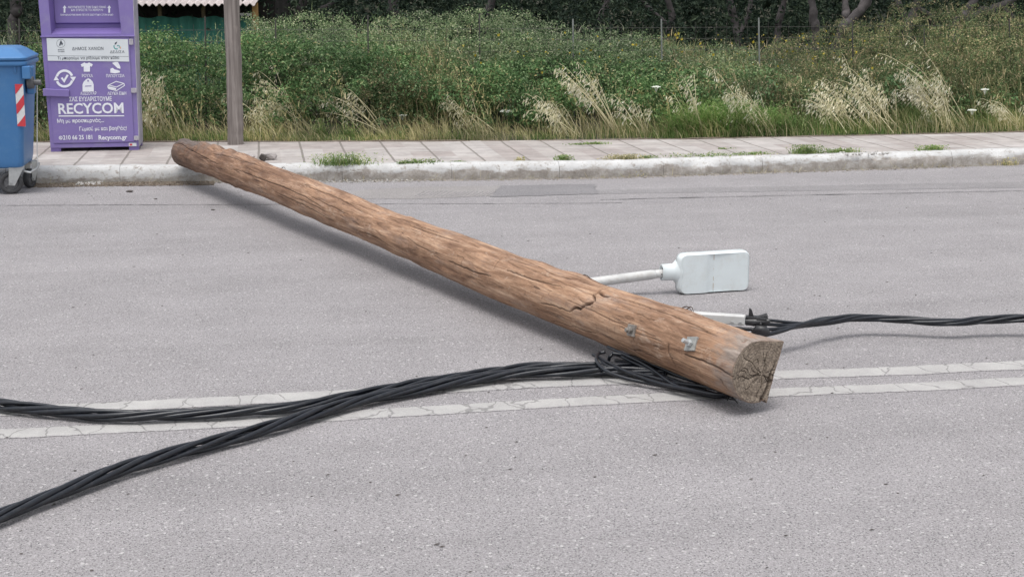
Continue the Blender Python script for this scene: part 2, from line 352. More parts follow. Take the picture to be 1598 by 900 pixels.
M['drygrass'] = leafmat('dry_grass_blade', [(0, (.20, .23, .10)), (.25, (.36, .35, .17)), (.6, (.54, .48, .27)), (1, (.72, .64, .43))], .7, .3)
M['grass'] = leafmat('green_grass_blade', [(0, (.09, .17, .05)), (.5, (.17, .27, .085)), (.85, (.28, .34, .14)), (1, (.48, .45, .24))], .6, .3)
M['brightgrass'] = leafmat('fresh_grass_blade', [(0, (.10, .22, .05)), (.6, (.18, .31, .09)), (1, (.40, .42, .20))], .55, .3)
M['weed'] = leafmat('brownish_weed', [(0, (.05, .085, .04)), (.45, (.12, .16, .075)), (.7, (.20, .20, .105)), (.9, (.29, .24, .15)), (1, (.40, .33, .23))], .7, .25, gain=1.3)
M['greyweed'] = leafmat('grey_green_weed', [(0, (.045, .08, .04)), (.4, (.10, .15, .075)), (.8, (.18, .22, .125)), (1, (.34, .34, .26))], .7, .25, gain=1.55)
M['oat'] = leafmat('oat_spikelet', [(0, (.40, .42, .25)), (.35, (.64, .60, .44)), (.75, (.80, .76, .62)), (1, (.88, .85, .76))], .7, .35)
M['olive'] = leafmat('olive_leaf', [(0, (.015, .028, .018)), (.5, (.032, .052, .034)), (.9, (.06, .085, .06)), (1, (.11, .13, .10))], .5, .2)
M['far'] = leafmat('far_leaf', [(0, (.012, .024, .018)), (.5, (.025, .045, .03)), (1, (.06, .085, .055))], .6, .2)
M['umbel'] = paint('white_flower', (.68, .70, .62), .8)
M['yellow'] = leafmat('yellow_flower', [(0, (.35, .28, .03)), (1, (.55, .45, .08))])
M['poppy'] = leafmat('poppy_petal', [(0, (.45, .05, .02)), (1, (.6, .10, .03))])

# ------------------------------------------------------------------ setting: ground, road, kerb, pavement, verge
def struct_sheet(name, V, F, mat, smooth=False):
    o = np_mesh(name, V, F, mat, smooth=smooth); o['kind'] = 'structure'; return o
def local_sheet(name, V, F, mat, smooth=False):
    o = struct_sheet(name, V, F, mat, smooth); o.rotation_euler.z = YAW; return o
local_sheet('ground', [(-400, -400, -.06), (400, -400, -.06), (400, 400, -.06), (-400, 400, -.06)], [(0, 1, 2, 3)], M['soil'])
local_sheet('road', [(-60, -10, 0), (60, -10, 0), (60, 15.6, 0), (-60, 15.6, 0)], [(0, 1, 2, 3)], M['asphalt'])
kerb_px = [(-900, 303), (-400, 295), (50, 288), (180, 285.5), (400, 283.5), (640, 281.5), (800, 280), (944, 278), (1100, 272.8), (1300, 266), (1598, 257), (2000, 243), (2600, 220)]
kerb_uv = np.array([uv(P(x, y, 0)) for x, y in kerb_px])
verge_px = [(-900, 226), (-400, 224), (250, 222), (800, 220.5), (1100, 217), (1598, 206.5), (2000, 197), (2600, 182)]
verge_uv = np.array([uv(P(x, y, .14)) for x, y in verge_px])
us = np.arange(-9, 12, .03)
kv = np.interp(us, kerb_uv[:, 0], kerb_uv[:, 1]); kv = np.convolve(np.pad(kv, 20, mode='edge'), np.ones(41)/41, 'valid')
us_x = np.concatenate([[-60], us, [60]]); kv_x = np.concatenate([[kv[0]-2], kv, [kv[-1]+6]])
vv_x = np.interp(us_x, verge_uv[:, 0], verge_uv[:, 1])
def sm_noise(x, f, seed):
    r = np.random.default_rng(seed); t = r.random(4096); q = np.asarray(x)*f+500; i = np.floor(q).astype(int); a = q-i; a = a*a*(3-2*a)
    return (t[i % 4096]*(1-a)+t[(i+1) % 4096]*a)*2-1
prof = [(0, -.03), (.0, .03), (.004, .07), (.01, .105), (.03, .134), (.06, .145), (.11, .148), (.17, .146), (.175, .12)]
V = []
for j, (d, z) in enumerate(prof):
    nd = sm_noise(us_x, 9, 10+j)*.006+sm_noise(us_x, 2.1, 30)*.008+sm_noise(us_x, 30, 50+j)*.004
    ez = z+(sm_noise(us_x, 14, 70+j)*.004+sm_noise(us_x, 1.0, 80)*.005 if z > .1 else 0)
    chip = np.clip(sm_noise(us_x, 3.2, 91)-.55, 0, 1)*.09*(1 if j in (3, 4, 5) else 0)
    V.append(np.stack([us_x, kv_x+d+nd+chip*.6, ez-chip*.7], 1))
V = np.concatenate(V); n = len(us_x)
F = [(j*n+i, j*n+i+1, (j+1)*n+i+1, (j+1)*n+i) for j in range(len(prof)-1) for i in range(n-1)]
local_sheet('kerb', V, F, M['kerb'], True)
# pavement
V = []; rows = 6
for j in range(rows):
    t = j/(rows-1); V.append(np.stack([us_x, (kv_x+.172)*(1-t)+(vv_x+.05)*t, np.full(n, .14)+sm_noise(us_x, 1.3, 100+j)*.003], 1))
V = np.concatenate(V); F = [(j*n+i, j*n+i+1, (j+1)*n+i+1, (j+1)*n+i) for j in range(rows-1) for i in range(n-1)]
local_sheet('pavement', V, F, M['paving'], True)
# thin concrete edging at the back of the pavement and the verge behind it
V = np.concatenate([np.stack([us_x, vv_x+d, np.full(n, z)+sm_noise(us_x, 5, 120)*.006], 1) for d, z in ((0, .12), (0, .146), (.05, .147), (.05, .1))])
local_sheet('pavement_edging', V, [(j*n+i, j*n+i+1, (j+1)*n+i+1, (j+1)*n+i) for j in range(3) for i in range(n-1)], M['dirt'])
gu = np.linspace(-45, 45, 181); dv = np.concatenate([np.linspace(.06, 4, 24), np.linspace(4.5, 60, 40)])
V = []
for d in dv:
    V.append(np.stack([gu, np.interp(gu, us_x, vv_x)+d, .13+min(d, 3)*.03+max(0, d-22)*.12+sm_noise(gu, .9, int(d*50)+5)*.04*min(d, 1)], 1))
V = np.concatenate(V); n2 = len(gu)
local_sheet('verge_ground', V, [(j*n2+i, j*n2+i+1, (j+1)*n2+i+1, (j+1)*n2+i) for j in range(len(dv)-1) for i in range(n2-1)], M['verge'], True)
# strips lying on the road
def strip(name, pts_px, halfw, mat, z=.0015, jag=.004, ext=6):
    """a wobbly band on the road along bearings pts_px, half width in metres"""
    A = np.array([uv(P(x, y, 0)) for x, y in pts_px]); 
    u = np.arange(A[0, 0]-ext, A[-1, 0]+ext, .02)
    f = np.polyfit(A[:, 0], A[:, 1], 1); line = np.polyval(f, u)
    mid = np.interp(u, A[:, 0], A[:, 1]); mid = np.where((u < A[0, 0]) | (u > A[-1, 0]), line, mid)
    mid = np.convolve(np.pad(mid, 30, mode='edge'), np.ones(61)/61, 'valid')
    e1 = sm_noise(u, 28, 5)*jag+sm_noise(u, 7, 6)*jag; e2 = sm_noise(u, 28, 7)*jag+sm_noise(u, 7, 8)*jag
    k = len(u); fr5 = (-1, -.72, 0, .72, 1)
    V = np.concatenate([np.stack([u, mid+halfw*f_+(e1 if f_ < 0 else e2), np.full(k, z)], 1) for f_ in fr5])
    o = np_mesh(name, V, [(j*k+i, j*k+i+1, (j+1)*k+i+1, (j+1)*k+i) for j in range(4) for i in range(k-1)], mat, attrs={'edge': ('FLOAT', np.repeat([0., .75, 1, .75, 0.], k))})
    o['kind'] = 'structure'; o.rotation_euler.z = YAW; return o
strip('road_marking', [(0, 675.5), (200, 669), (500, 651), (800, 632), (1100, 615.5), (1369, 606.5), (1598, 596)], .068, M['paint'], jag=.004)
strip('road_marking', [(0, 641), (150, 637), (500, 617), (900, 594), (1200, 585), (1369, 580.5), (1598, 570)], .076, M['paint'], jag=.005)
def patch(name, poly_px, mat, z):
    A = [uv(P(x, y, 0)) for x, y in poly_px]; out = []
    for i in range(len(A)):
        a, b = np.array(A[i]), np.array(A[(i+1) % len(A)]); m = max(2, int(np.linalg.norm(b-a)/.03))
        for k in range(m): out.append(a+(b-a)*k/m+rng.normal(0, .010, 2))
    b_ = MB(); b_.poly([(x, y, z) for x, y in out]); o = b_.build(name, mat); o['kind'] = 'structure'; o.rotation_euler.z = YAW; return o
patch('road_patch', [(520, 309), (560, 297), (640, 292), (780, 290), (768, 306), (640, 311)], M['asphalt_pale'], .0015)
patch('road_patch', [(764, 308), (782, 290), (926, 287.5), (934, 303)], M['asphalt_dark'], .003)
patch('road_patch', [(932, 296), (1200, 291), (1598, 284), (1900, 278), (1900, 286), (1598, 293), (1200, 299), (925, 303)], asphalt('repair_asphalt_mid', (.215, .205, .208), .5, .9, 1.3), .0015)
strip('road_seam', [(0, 321), (200, 320), (400, 319.5)], .007, M['asphalt_dark'], .0035, .006, 3)
strip('road_seam', [(936, 312), (1200, 306), (1598, 298)], .008, M['asphalt_dark'], .0055, .007, 0)
# ribs of the trench repair
rb = MB()
for i in range(17):
    x = 652+i*7; y0 = 297+math.sin(i)*1; a = P(x-5, 306-max(0, i-14)*.2, .006); b_ = P(x+11, y0+1, .006)
    rb.tube([a-Z*.005, b_-Z*.005], .0035, 4)
tag(rb.build('road_ribs', M['asphalt_dark']), kind='structure')

# ------------------------------------------------------------------ foliage machines
def unit(a): return a/(np.linalg.norm(a, axis=-1, keepdims=True)+1e-9)
def leaves(Pn, size, nrm, aspect=.55, fold=.18):
    n = len(Pn); r = unit(rng.normal(size=(n, 3))); t = unit(np.cross(nrm, r)); b = np.cross(nrm, t)
    L = size[:, None]; w = L*aspect*.5; up = nrm*L*fold
    V = np.stack([Pn-t*L*.5, Pn+b*w+up, Pn+t*L*.5-up*.4, Pn-b*w+up], 1).reshape(-1, 3)
    return V, np.arange(n*4).reshape(n, 4)
def blades(B, lean, h, wd, segs=3, side=None):
    """B n x 3 bases, lean n x 3 horizontal drift at the tip (in heights), h n heights, wd n widths"""
    n = len(B); s = unit(np.cross(unit(lean+rng.normal(0, .3, (n, 3))), Z)+rng.normal(0, .5, (n, 3))*[1, 1, 0]) if side is None else side
    rows = []
    for k in range(segs+1):
        t = k/segs; c = B+Z*(h*(t-.25*t*t*np.linalg.norm(lean, axis=1)))[:, None]+lean*(h*t*t)[:, None]
        ww = (wd*(1-t)**.7*.5+.0004)[:, None]; rows += [c-s*ww, c+s*ww]
    V = np.stack(rows, 1).reshape(-1, 3); m = 2*(segs+1); base = (np.arange(n)*m)[:, None]
    F = np.concatenate([base+np.array([[2*k, 2*k+1, 2*k+3, 2*k+2]]) for k in range(segs)], 1).reshape(-1, 4)
    return V, F
def join(parts):
    V, F, o = [], [], 0
    for v, f in parts: V.append(v); F.append(f+o); o += len(v)
    return np.concatenate(V), np.concatenate(F)
def stuff(name, VF, mat, label, cat):
    o = np_mesh(name, VF[0], VF[1], mat); tag(o, label, cat, kind='stuff'); return o
def vline(u): return np.interp(u, us_x, vv_x)
def hfun(tab):
    a = np.array(tab, float); return lambda x: np.interp(x, a[:, 0], a[:, 1])
def u_of_px(x, Y=16.0): return uv(PY(x, 150, Y))[0]
def clumpy(n_l, per, umin, umax, dmin, dmax, top, rr, sz, zlow=.12, face=True, gap=None):
    """leaf lumps filling a bank: u, depth behind the verge line, height up to top(u, depth)"""
    u = rng.uniform(umin, umax, n_l); d = rng.uniform(dmin, dmax, n_l); H = top(u, d)
    z = zlow+(H-zlow)*rng.random(n_l)**.6
    R = rng.uniform(rr[0], rr[1], n_l)
    k = np.repeat(np.arange(n_l), per); m = len(k)
    dr = unit(rng.normal(size=(m, 3))); dr[:, 2] = np.abs(dr[:, 2])*.9-.15; dr = unit(dr)
    rad = R[k]*(.55+.45*rng.random(m)**.5)
    c = T*u[:, None]+N*(vline(u)+d)[:, None]+Z*z[:, None]
    Pn = c[k]+dr*rad[:, None]*[1, 1, .8]; Pn[:, 2] = np.maximum(Pn[:, 2], .14)
    nr = unit(dr+rng.normal(0, .45, (m, 3))+[0, -.15, .35]); s = rng.uniform(sz[0], sz[1], m)
    return leaves(Pn, s, nr, rng.uniform(.4, .75))

# ---- bramble thicket (dense green mass), heights along the verge
UL, UR = u_of_px(-520), u_of_px(1980)
def px_u(u): # bearing of a point of the bank
    return 799+FPX*(u*T[0]-17*0)/16.0
bt = hfun([(UL, .9), (u_of_px(150), .95), (u_of_px(260), 1.05), (u_of_px(450), 1.12), (u_of_px(560), .98), (u_of_px(700), .88), (u_of_px(900), .85), (u_of_px(1100), .75), (u_of_px(1300), .6), (UR, .55)])
def btop(u, d): return bt(u)*np.clip(.36+d*.62+.22*sm_noise(u+d*.7, 2.3, 201), .3, 1.05)+sm_noise(u, 1.7, 200)*.14
stuff('bramble_thicket', clumpy(2150, 66, UL, u_of_px(1180), .55, 2.6, btop, (.09, .24), (.026, .052)), M['bramble'],
      'dense green bramble thicket filling the bank behind the pavement', 'brambles')
stuff('bramble_thicket', clumpy(900, 40, u_of_px(1050), UR, .7, 2.8, btop, (.10, .24), (.03, .055)), M['bush'],
      'low dull green scrub under the brown weeds on the right bank', 'scrub')
# ---- tall thin weeds
def weed_field(n, umin, umax, dmin, dmax, htop, lean0, wd, mat, name, label, heads=0, leafy=3, cat='weeds'):
    u = rng.uniform(umin, umax, n); d = rng.uniform(dmin, dmax, n); H = htop(u, d)*rng.uniform(.55, 1.05, n)
    B = T*u[:, None]+N*(vline(u)+d)[:, None]+Z*.14
    lean = rng.normal(0, .18, (n, 3))*[1, 1, 0]+np.array(lean0)
    parts = [blades(B, lean, H, np.full(n, wd))]
    k = np.repeat(np.arange(n), leafy); t = rng.uniform(.25, 1.0, len(k)); hh = H[k]
    c = B[k]+Z*(hh*(t-.25*t*t*np.linalg.norm(lean[k], axis=1)))[:, None]+lean[k]*(hh*t*t)[:, None]
    m = len(k); dr = unit(rng.normal(size=(m, 3))+[-.2, 0, .6]); L = rng.uniform(.05, .13, m)
    parts.append(blades(c, dr*[1, 1, 0]*.9, L, np.full(m, wd*1.6), 2))
    if heads:
        k = np.repeat(np.arange(n), heads); m = len(k); t = rng.uniform(.8, 1.03, m); hh = H[k]
        c = B[k]+Z*(hh*(t-.25*t*t*np.linalg.norm(lean[k], axis=1)))[:, None]+lean[k]*(hh*t*t)[:, None]+rng.normal(0, .025, (m, 3))
        parts.append(leaves(c, rng.uniform(.012, .03, m), unit(rng.normal(size=(m, 3))+[0, -.5, .5]), .6))
    return stuff(name, join(parts), mat, label, cat)
h1 = hfun([(UL, 1.1), (u_of_px(60), 1.15), (u_of_px(250), .95), (u_of_px(420), 1.25), (u_of_px(640), 1.30), (u_of_px(800), 1.24), (u_of_px(1000), 1.14), (u_of_px(1130), 1.0), (u_of_px(1200), .92), (u_of_px(1350), .90), (u_of_px(1440), 1.1), (u_of_px(1560), 1.33), (UR, 1.4)])
weed_field(3300, UL, u_of_px(1250), 1.6, 3.4, lambda u, d: h1(u)*np.clip(.5+d*.2, .5, 1.02), (-.10, 0, 0), .006, M['greyweed'], 'tall_weeds', 'tall thin grey green weeds rising above the bramble thicket', 4, 7)
weed_field(3900, u_of_px(1090), UR, .55, 3.3, lambda u, d: h1(u)*np.clip(.42+d*.27, .4, 1.03), (-.14, 0, 0), .006, M['weed'], 'tall_weeds', 'tall brownish seeding weeds covering the right part of the bank', 5, 7)
weed_field(500, u_of_px(600), u_of_px(760), .8, 2.6, lambda u, d: h1(u)*np.clip(.5+d*.2, .4, .95), (-.1, 0, 0), .006, M['weed'], 'tall_weeds', 'patch of reddish brown weeds in the middle of the green bank', 5, 7)
h2 = lambda u, d: (h1(u)+.06+sm_noise(u, 1.3, 222)*.12)*np.clip(.55+d*.17, .5, 1.03)
stuff('fine_weeds', clumpy(1500, 60, u_of_px(380), u_of_px(1280), 1.5, 3.2, h2, (.06, .17), (.012, .030), zlow=.5), M['greyweed'], 'soft grey green weeds with tiny leaves topping the middle of the bank', 'weeds')
stuff('fine_weeds', clumpy(1500, 60, u_of_px(1060), UR, .8, 3.2, h2, (.05, .15), (.012, .028), zlow=.3), M['weed'], 'soft brownish weeds with tiny seeds covering the right bank', 'weeds')
stuff('fine_weeds', clumpy(330, 60, UL, u_of_px(90), .6, 2.8, h2, (.05, .15), (.012, .028), zlow=.3), M['weed'], 'soft dry weeds behind the blue bin', 'weeds')
stuff('fine_weeds', clumpy(150, 60, u_of_px(560), u_of_px(720), .7, 1.6, lambda u, d: .75+0*u, (.05, .15), (.012, .028), zlow=.4), M['weed'], 'reddish dry weeds tangled in the brambles left of the middle', 'weeds')
weed_field(420, UL, u_of_px(1060), .45, 1.3, lambda u, d: .62+.3*sm_noise(u, 2.1, 230)+0*d, (-.3, 0, 0), .006, M['drygrass'], 'thin_stalks', 'thin straw coloured stalks standing in front of the brambles', 7, 4)
weed_field(260, u_of_px(1060), UR, .45, 1.3, lambda u, d: .60+.3*sm_noise(u, 2.1, 230)+0*d, (-.3, 0, 0), .006, M['drygrass'], 'thin_stalks', 'thin straw coloured stalks standing before the brown weeds', 7, 4)
# ---- grass at the foot of the bank
def grass_band(n, umin, umax, dmin, dmax, hmin, hmax, lean0, wd, mat, name, label):
    u = rng.uniform(umin, umax, n); d = dmin+(dmax-dmin)*rng.random(n)
    dens = sm_noise(u, 2.4, 300+n) > rng.uniform(-1.2, .6, n); u, d = u[dens], d[dens]; m = len(u)
    B = T*u[:, None]+N*(vline(u)+d)[:, None]+Z*.135
    hh = rng.uniform(hmin, hmax, m)*(.7+.3*sm_noise(u, 1.9, 310)+.25*(d-dmin)/(dmax-dmin))
    return stuff(name, blades(B, rng.normal(0, .35, (m, 3))*[1, 1, 0]+np.array(lean0), np.maximum(hh, .03), rng.uniform(.6, 1.4, m)*wd), mat, label, 'grass')
grass_band(16000, UL, UR, .05, .5, .05, .16, (-.1, -.25, 0), .006, M['grass'], 'verge_grass', 'short green grass along the back edge of the pavement')
grass_band(14000, UL, UR, .05, .8, .10, .34, (-.35, -.15, 0), .005, M['drygrass'], 'verge_grass', 'straw coloured dry grass leaning at the foot of the bank')
grass_band(7000, UL, u_of_px(760), .03, .3, .03, .12, (-.2, -.4, 0), .006, M['drygrass'], 'verge_grass', 'low yellowed grass by the wooden post and the bin')
grass_band(12000, u_of_px(1030), UR, .25, 1.0, .15, .42, (-.4, -.1, 0), .006, M['grass'], 'verge_grass', 'longer green grass under the right hand weeds')

# ---- single plants
def oat_tuft(base_px, tips_px, Yd, n, label, spread=.10, heavy=1.0):
    b0 = P(base_px[0], base_px[1], .14); b0 = b0+N*(Yd*.25); n = int(n*.85)
    root = empty('wild_oat_tuft', b0); tag(root, label, 'wild oats', 'wild oat tufts leaning along the verge')
    st, hd = [], []
    tips = [PL(x, y, b0, N) for x, y in tips_px]
    for i in range(n):
        tip = tips[i % len(tips)]+rng.normal(0, .11, 3)+T*rng.normal(0, spread)*.5
        base = b0+T*rng.normal(0, spread*.6)+N*rng.normal(0, spread*.4)
        mid = base*.42+tip*.58; mid = mid+Z*(.10+.06*rng.random())*np.linalg.norm(tip-base); sc_ = rng.uniform(.75, 1.05); tip = base+(tip-base)*sc_; mid = base+(mid-base)*sc_
        ts = np.linspace(0, 1, 12)[:, None]; path = base*(1-ts)**2+2*mid*ts*(1-ts)+tip*ts*ts
        path[-4:, 2] -= np.array([0, .004, .012, .03])
        st.append(path)
        m = int(rng.integers(22, 38)*heavy); t = rng.uniform(.52, 1, m); q = t*11; j = np.minimum(q.astype(int), 10)
        c = path[j]+(path[j+1]-path[j])*(q-j)[:, None]
        off = rng.normal(0, 1, (m, 3))*[.028, .03, .016]; off[:, 2] -= rng.uniform(.0, .07, m); off[:, 0] -= .015
        hd.append((c+off, m))
    S = MB()
    for p in st: S.tube(p, list(np.linspace(.0042, .0016, 12)), 4, False)
    S.build('stalk', M['drystalk'], root)
    c = np.concatenate([h[0] for h in hd]); m = len(c)
    dr = unit(rng.normal(0, .25, (m, 3))+[-.45, 0, -.9]); sd_ = unit(np.cross(dr, [0, 1, 0])+rng.normal(0, .3, (m, 3)))
    L = rng.uniform(.024, .055, m)[:, None]; w_ = L*.13
    V = np.stack([c, c+dr*L*.4+sd_*w_, c+dr*L, c+dr*L*.4-sd_*w_], 1).reshape(-1, 3)
    np_mesh('seed_sprays', V, np.arange(m*4).reshape(m, 4), M['oat'], root)
    bl = 32; B = np.repeat([b0], bl, 0)+T*rng.normal(0, spread, bl)[:, None]+N*rng.normal(0, .05, bl)[:, None]
    v, f = blades(B, rng.normal(0, .3, (bl, 3))*[1, 1, 0]+[-.4, 0, 0], rng.uniform(.12, .38, bl), np.full(bl, .006)); np_mesh('blade_leaves', v, f, M['drygrass'], root)
    return root
M['drystalk'] = paint('straw_stalk', (.62, .56, .36), .7, .25, 3)
oat_tuft((258, 214), [(210, 88), (222, 100), (216, 125), (228, 140), (238, 118)], .25, 26, 'big pale oat tuft rising right behind the purple bin', .16)
oat_tuft((236, 214), [(208, 150), (214, 168), (222, 158)], .15, 12, 'smaller oat tuft close against the right side of the purple bin', .08)
oat_tuft((470, 210), [(386, 112), (398, 122), (410, 140), (424, 148), (404, 158)], .3, 20, 'arching oat tuft just right of the standing wooden post', .16)
oat_tuft((430, 212), [(378, 150), (390, 165)], .2, 7, 'short oat tuft at the foot of the standing wooden post', .1)
oat_tuft((600, 212), [(508, 122), (540, 140), (530, 160), (500, 168)], .35, 10, 'sparse oat tuft over the brambles above the big kerb weed', .16)
oat_tuft((755, 212), [(700, 150), (672, 165), (728, 145)], .3, 10, 'thin oat tuft left of the nearer white umbel flower', .14)
oat_tuft((893, 214), [(815, 136), (832, 142), (850, 160), (862, 150)], .25, 13, 'loose oat tuft left of the tallest arching oat', .12)
oat_tuft((968, 214), [(874, 97), (884, 104), (900, 120), (893, 112)], .3, 16, 'tallest arching oat tuft in front of the dark green bramble', .05, 1.2)
oat_tuft((1010, 214), [(975, 150), (985, 158), (960, 160)], .2, 8, 'little oat tuft behind the bright green broad weed', .06)
oat_tuft((1195, 212), [(1118, 110), (1130, 128), (1145, 136), (1160, 150), (1175, 145)], .35, 22, 'oat tuft above the fresh green grass patch', .18)
oat_tuft((1095, 214), [(1066, 130), (1080, 138)], .4, 8, 'short oat tuft left of the fresh green grass patch', .1)
oat_tuft((1330, 208), [(1252, 122), (1268, 135), (1282, 142), (1262, 150)], .4, 24, 'wide oat tuft left of the leaning forked trunk foot', .2)
oat_tuft((1390, 206), [(1320, 100), (1338, 112), (1352, 130), (1366, 138), (1320, 140)], .45, 28, 'oat tuft right below the leaning forked olive trunk', .2)
oat_tuft((1480, 204), [(1400, 110), (1416, 116), (1434, 122), (1452, 134), (1430, 150)], .3, 34, 'thick drooping oat tuft under the brown weeds', .14, 1.2)
oat_tuft((1520, 204), [(1402, 70), (1410, 90)], .6, 5, 'few high oat stalks standing up out of the brown weeds', .08)
oat_tuft((1592, 204), [(1546, 148), (1560, 160), (1572, 170)], .3, 9, 'last oat tuft at the far right end of the bank', .08)
def umbel(px, py, r, label, Yd=.03):
    base = P(px+6, 210 if px < 1200 else 204, .14)+N*Yd; top = PL(px, py, base, N)
    root = empty('wild_carrot', base); tag(root, label, 'wild flower', 'white wild carrot flowers in the verge')
    MB().tube([base, base*.5+top*.5+T*.02, top], [.004, .003, .002], 5).build('stem', M['greenstem'], root)
    f = MB(); k = 46
    for i in range(k):
        a = i*2.4; q = r*math.sqrt((i+.5)/k); c = top+np.array([math.cos(a)*q, math.sin(a)*q, .012-q*q*3+rng.normal(0, .003)])
        s_ = r*.14; f.add([c+[-s_, 0, 0], c+[0, -s_, .0], c+[s_, 0, 0], c+[0, s_, 0], c+[0, 0, s_*.7]], [(0, 1, 4), (1, 2, 4), (2, 3, 4), (3, 0, 4), (3, 2, 1, 0)])
        if i % 4 == 0: f.tube([top-Z*.05, c], .0012, 3, False)
    f.build('flower_head', M['umbel'], root)
M['greenstem'] = paint('green_stem', (.10, .16, .06), .6)
for a in [(790, 174, .07, 'brightest flat white umbel flower low in the middle of the bank'), (628, 181, .05, 'small white umbel flower above the second kerb weed'),
          (1024, 137, .05, 'pale umbel flower on a high stalk before the dark bramble'), (1537, 141, .045, 'upper of the two white umbels among the brown weeds'),
          (1517, 173, .05, 'lower of the two white umbels among the brown weeds')]: umbel(*a)
def broad_weed(px, py, r, h, n, mat, label, lean=(-.1, 0, 0), wd=.014, name='roadside_weed', z=.14, cat='weed', group=None, Yd=0):
    b0 = P(px, py, z)+N*Yd; root = b0
    B = np.repeat([b0], n, 0)+T*rng.normal(0, r, n)[:, None]+N*rng.normal(0, r*.35, n)[:, None]
    v, f = blades(B, rng.normal(0, .55, (n, 3))*[1, 1, 0]+np.array(lean), rng.uniform(.35, 1, n)*h, rng.uniform(.7, 1.3, n)*wd)
    m = n*3; c = B[rng.integers(0, n, m)]+rng.normal(0, 1, (m, 3))*[r*.5, r*.3, 0]+Z*(rng.random(m)**1.3*h*.8)[:, None]
    v2, f2 = leaves(c, rng.uniform(.012, .03, m), unit(rng.normal(0, .6, (m, 3))+[0, -.3, 1]), .4)
    V_, F_ = join([(v, f), (v2, f2)])
    o = empty(name, b0); tag(o, label, cat, group); np_mesh('leaves', V_, F_, mat, o); return o
broad_weed(985, 211, .09, .24, 160, M['brightgrass'], 'bright green broad weed between two oat tufts on the verge', Yd=.2)
broad_weed(498, 216, .05, .26, 70, M['grass'], 'upright green weed on the verge behind the big kerb weed', Yd=.05, wd=.008)
broad_weed(548, 216, .05, .22, 60, M['grass'], 'tufted green weed at the pavement back edge right of the upright one', Yd=.05, wd=.007)
for i, (x, s_) in enumerate([(1100, 1), (1130, 1.1), (1165, 1), (1205, .8)]):
    broad_weed(x, 213-i*.8, .2, .46*s_, 520, M['brightgrass'], ['fresh green grass clump beside the thin stake base', 'tallest fresh green grass clump of the row', 'fresh green grass clump under the oat seed heads', 'fresh green grass clump mixed with yellow straw at the row end'][i],
               (-.45, -.1, 0), .008, 'grass_clump', Yd=.08, cat='grass clump', group='fresh green grass clumps on the verge')
kw = [(537, 257, .16, .13, 260, 'biggest green weed growing from the kerb joint'), (660, 255, .09, .05, 90, 'low green weed in the kerb joint right of the biggest'),
      (634, 256, .05, .04, 50, 'tiny green weed touching the low kerb weed'), (880, 251, .05, .07, 80, 'green weed at the kerb in the middle with one tall leaf'),
      (715, 254, .05, .02, 30, 'barely grown weed dot along the kerb'), (812, 252, .03, .05, 26, 'thin dry weed sprig left of the middle kerb weed'),
      (975, 249, .11, .06, 150, 'yellowish spreading weed at the kerb'), (1010, 247, .05, .03, 40, 'small green weed right of the yellowish one'),
      (1100, 244, .26, .025, 120, 'long flat mat of moss and weed along the kerb'), (1180, 241, .1, .03, 60, 'little weed mat left of the leafy kerb weed'),
      (1255, 240, .09, .11, 170, 'leafy upright weed at the kerb on the right'), (1310, 238, .11, .05, 130, 'low green weed beside the leafy upright one'),
      (1453, 235.5, .08, .07, 140, 'rounded green weed standing alone at the right kerb'), (905, 226, .08, .02, 40, 'flat weed between the paving slabs'),
      (930, 225, .07, .025, 50, 'second flat weed between the paving slabs'), (1130, 233, .04, .015, 20, 'tiny weed in a slab joint on the right')]
for i, a in enumerate(kw):
    broad_weed(a[0], a[1], a[2]*.8, a[3], int(a[4]*1.1), M['grass'] if i not in (6, 5) else M['drygrass'], a[5], (-.05, 0, 0), .006, 'kerb_weed', cat='weed', group='weeds growing in the pavement joints')
broad_weed(998, 275, .05, .10, 60, M['drygrass'], 'thin straw coloured weed growing in the gutter at the kerb face', (0, -.1, 0), .005, 'kerb_weed', 0.0, 'weed', 'weeds growing in the pavement joints')
broad_weed(1573, 258, .05, .09, 34, M['drygrass'], 'straggly dry weed in the gutter near the right edge', (.1, -.1, 0), .004, 'kerb_weed', 0.0, 'weed', 'weeds growing in the pavement joints')
# yellow flowers and poppies sprinkled in the weeds
m = 260; u = rng.uniform(u_of_px(700), u_of_px(1420), m); d = rng.uniform(1.0, 2.6, m); c = T*u[:, None]+N*(vline(u)+d)[:, None]+Z*(.5+.7*rng.random(m))[:, None]
stuff('yellow_blossom', leaves(c, rng.uniform(.02, .045, m), unit(rng.normal(size=(m, 3))+[0, -1, .5]), .8), M['yellow'], 'small yellow blossoms scattered over the tall weeds', 'blossom')
m = 14; u = rng.uniform(u_of_px(20), u_of_px(60), m); c = T*u[:, None]+N*(vline(u)+.7)[:, None]+Z*(.75+.25*rng.random(m))[:, None]
stuff('poppy_flowers', leaves(c, rng.uniform(.03, .05, m), unit(rng.normal(size=(m, 3))+[0, -1, .3]), .9), M['poppy'], 'small orange red poppies in the dry weeds between the two bins', 'flowers')

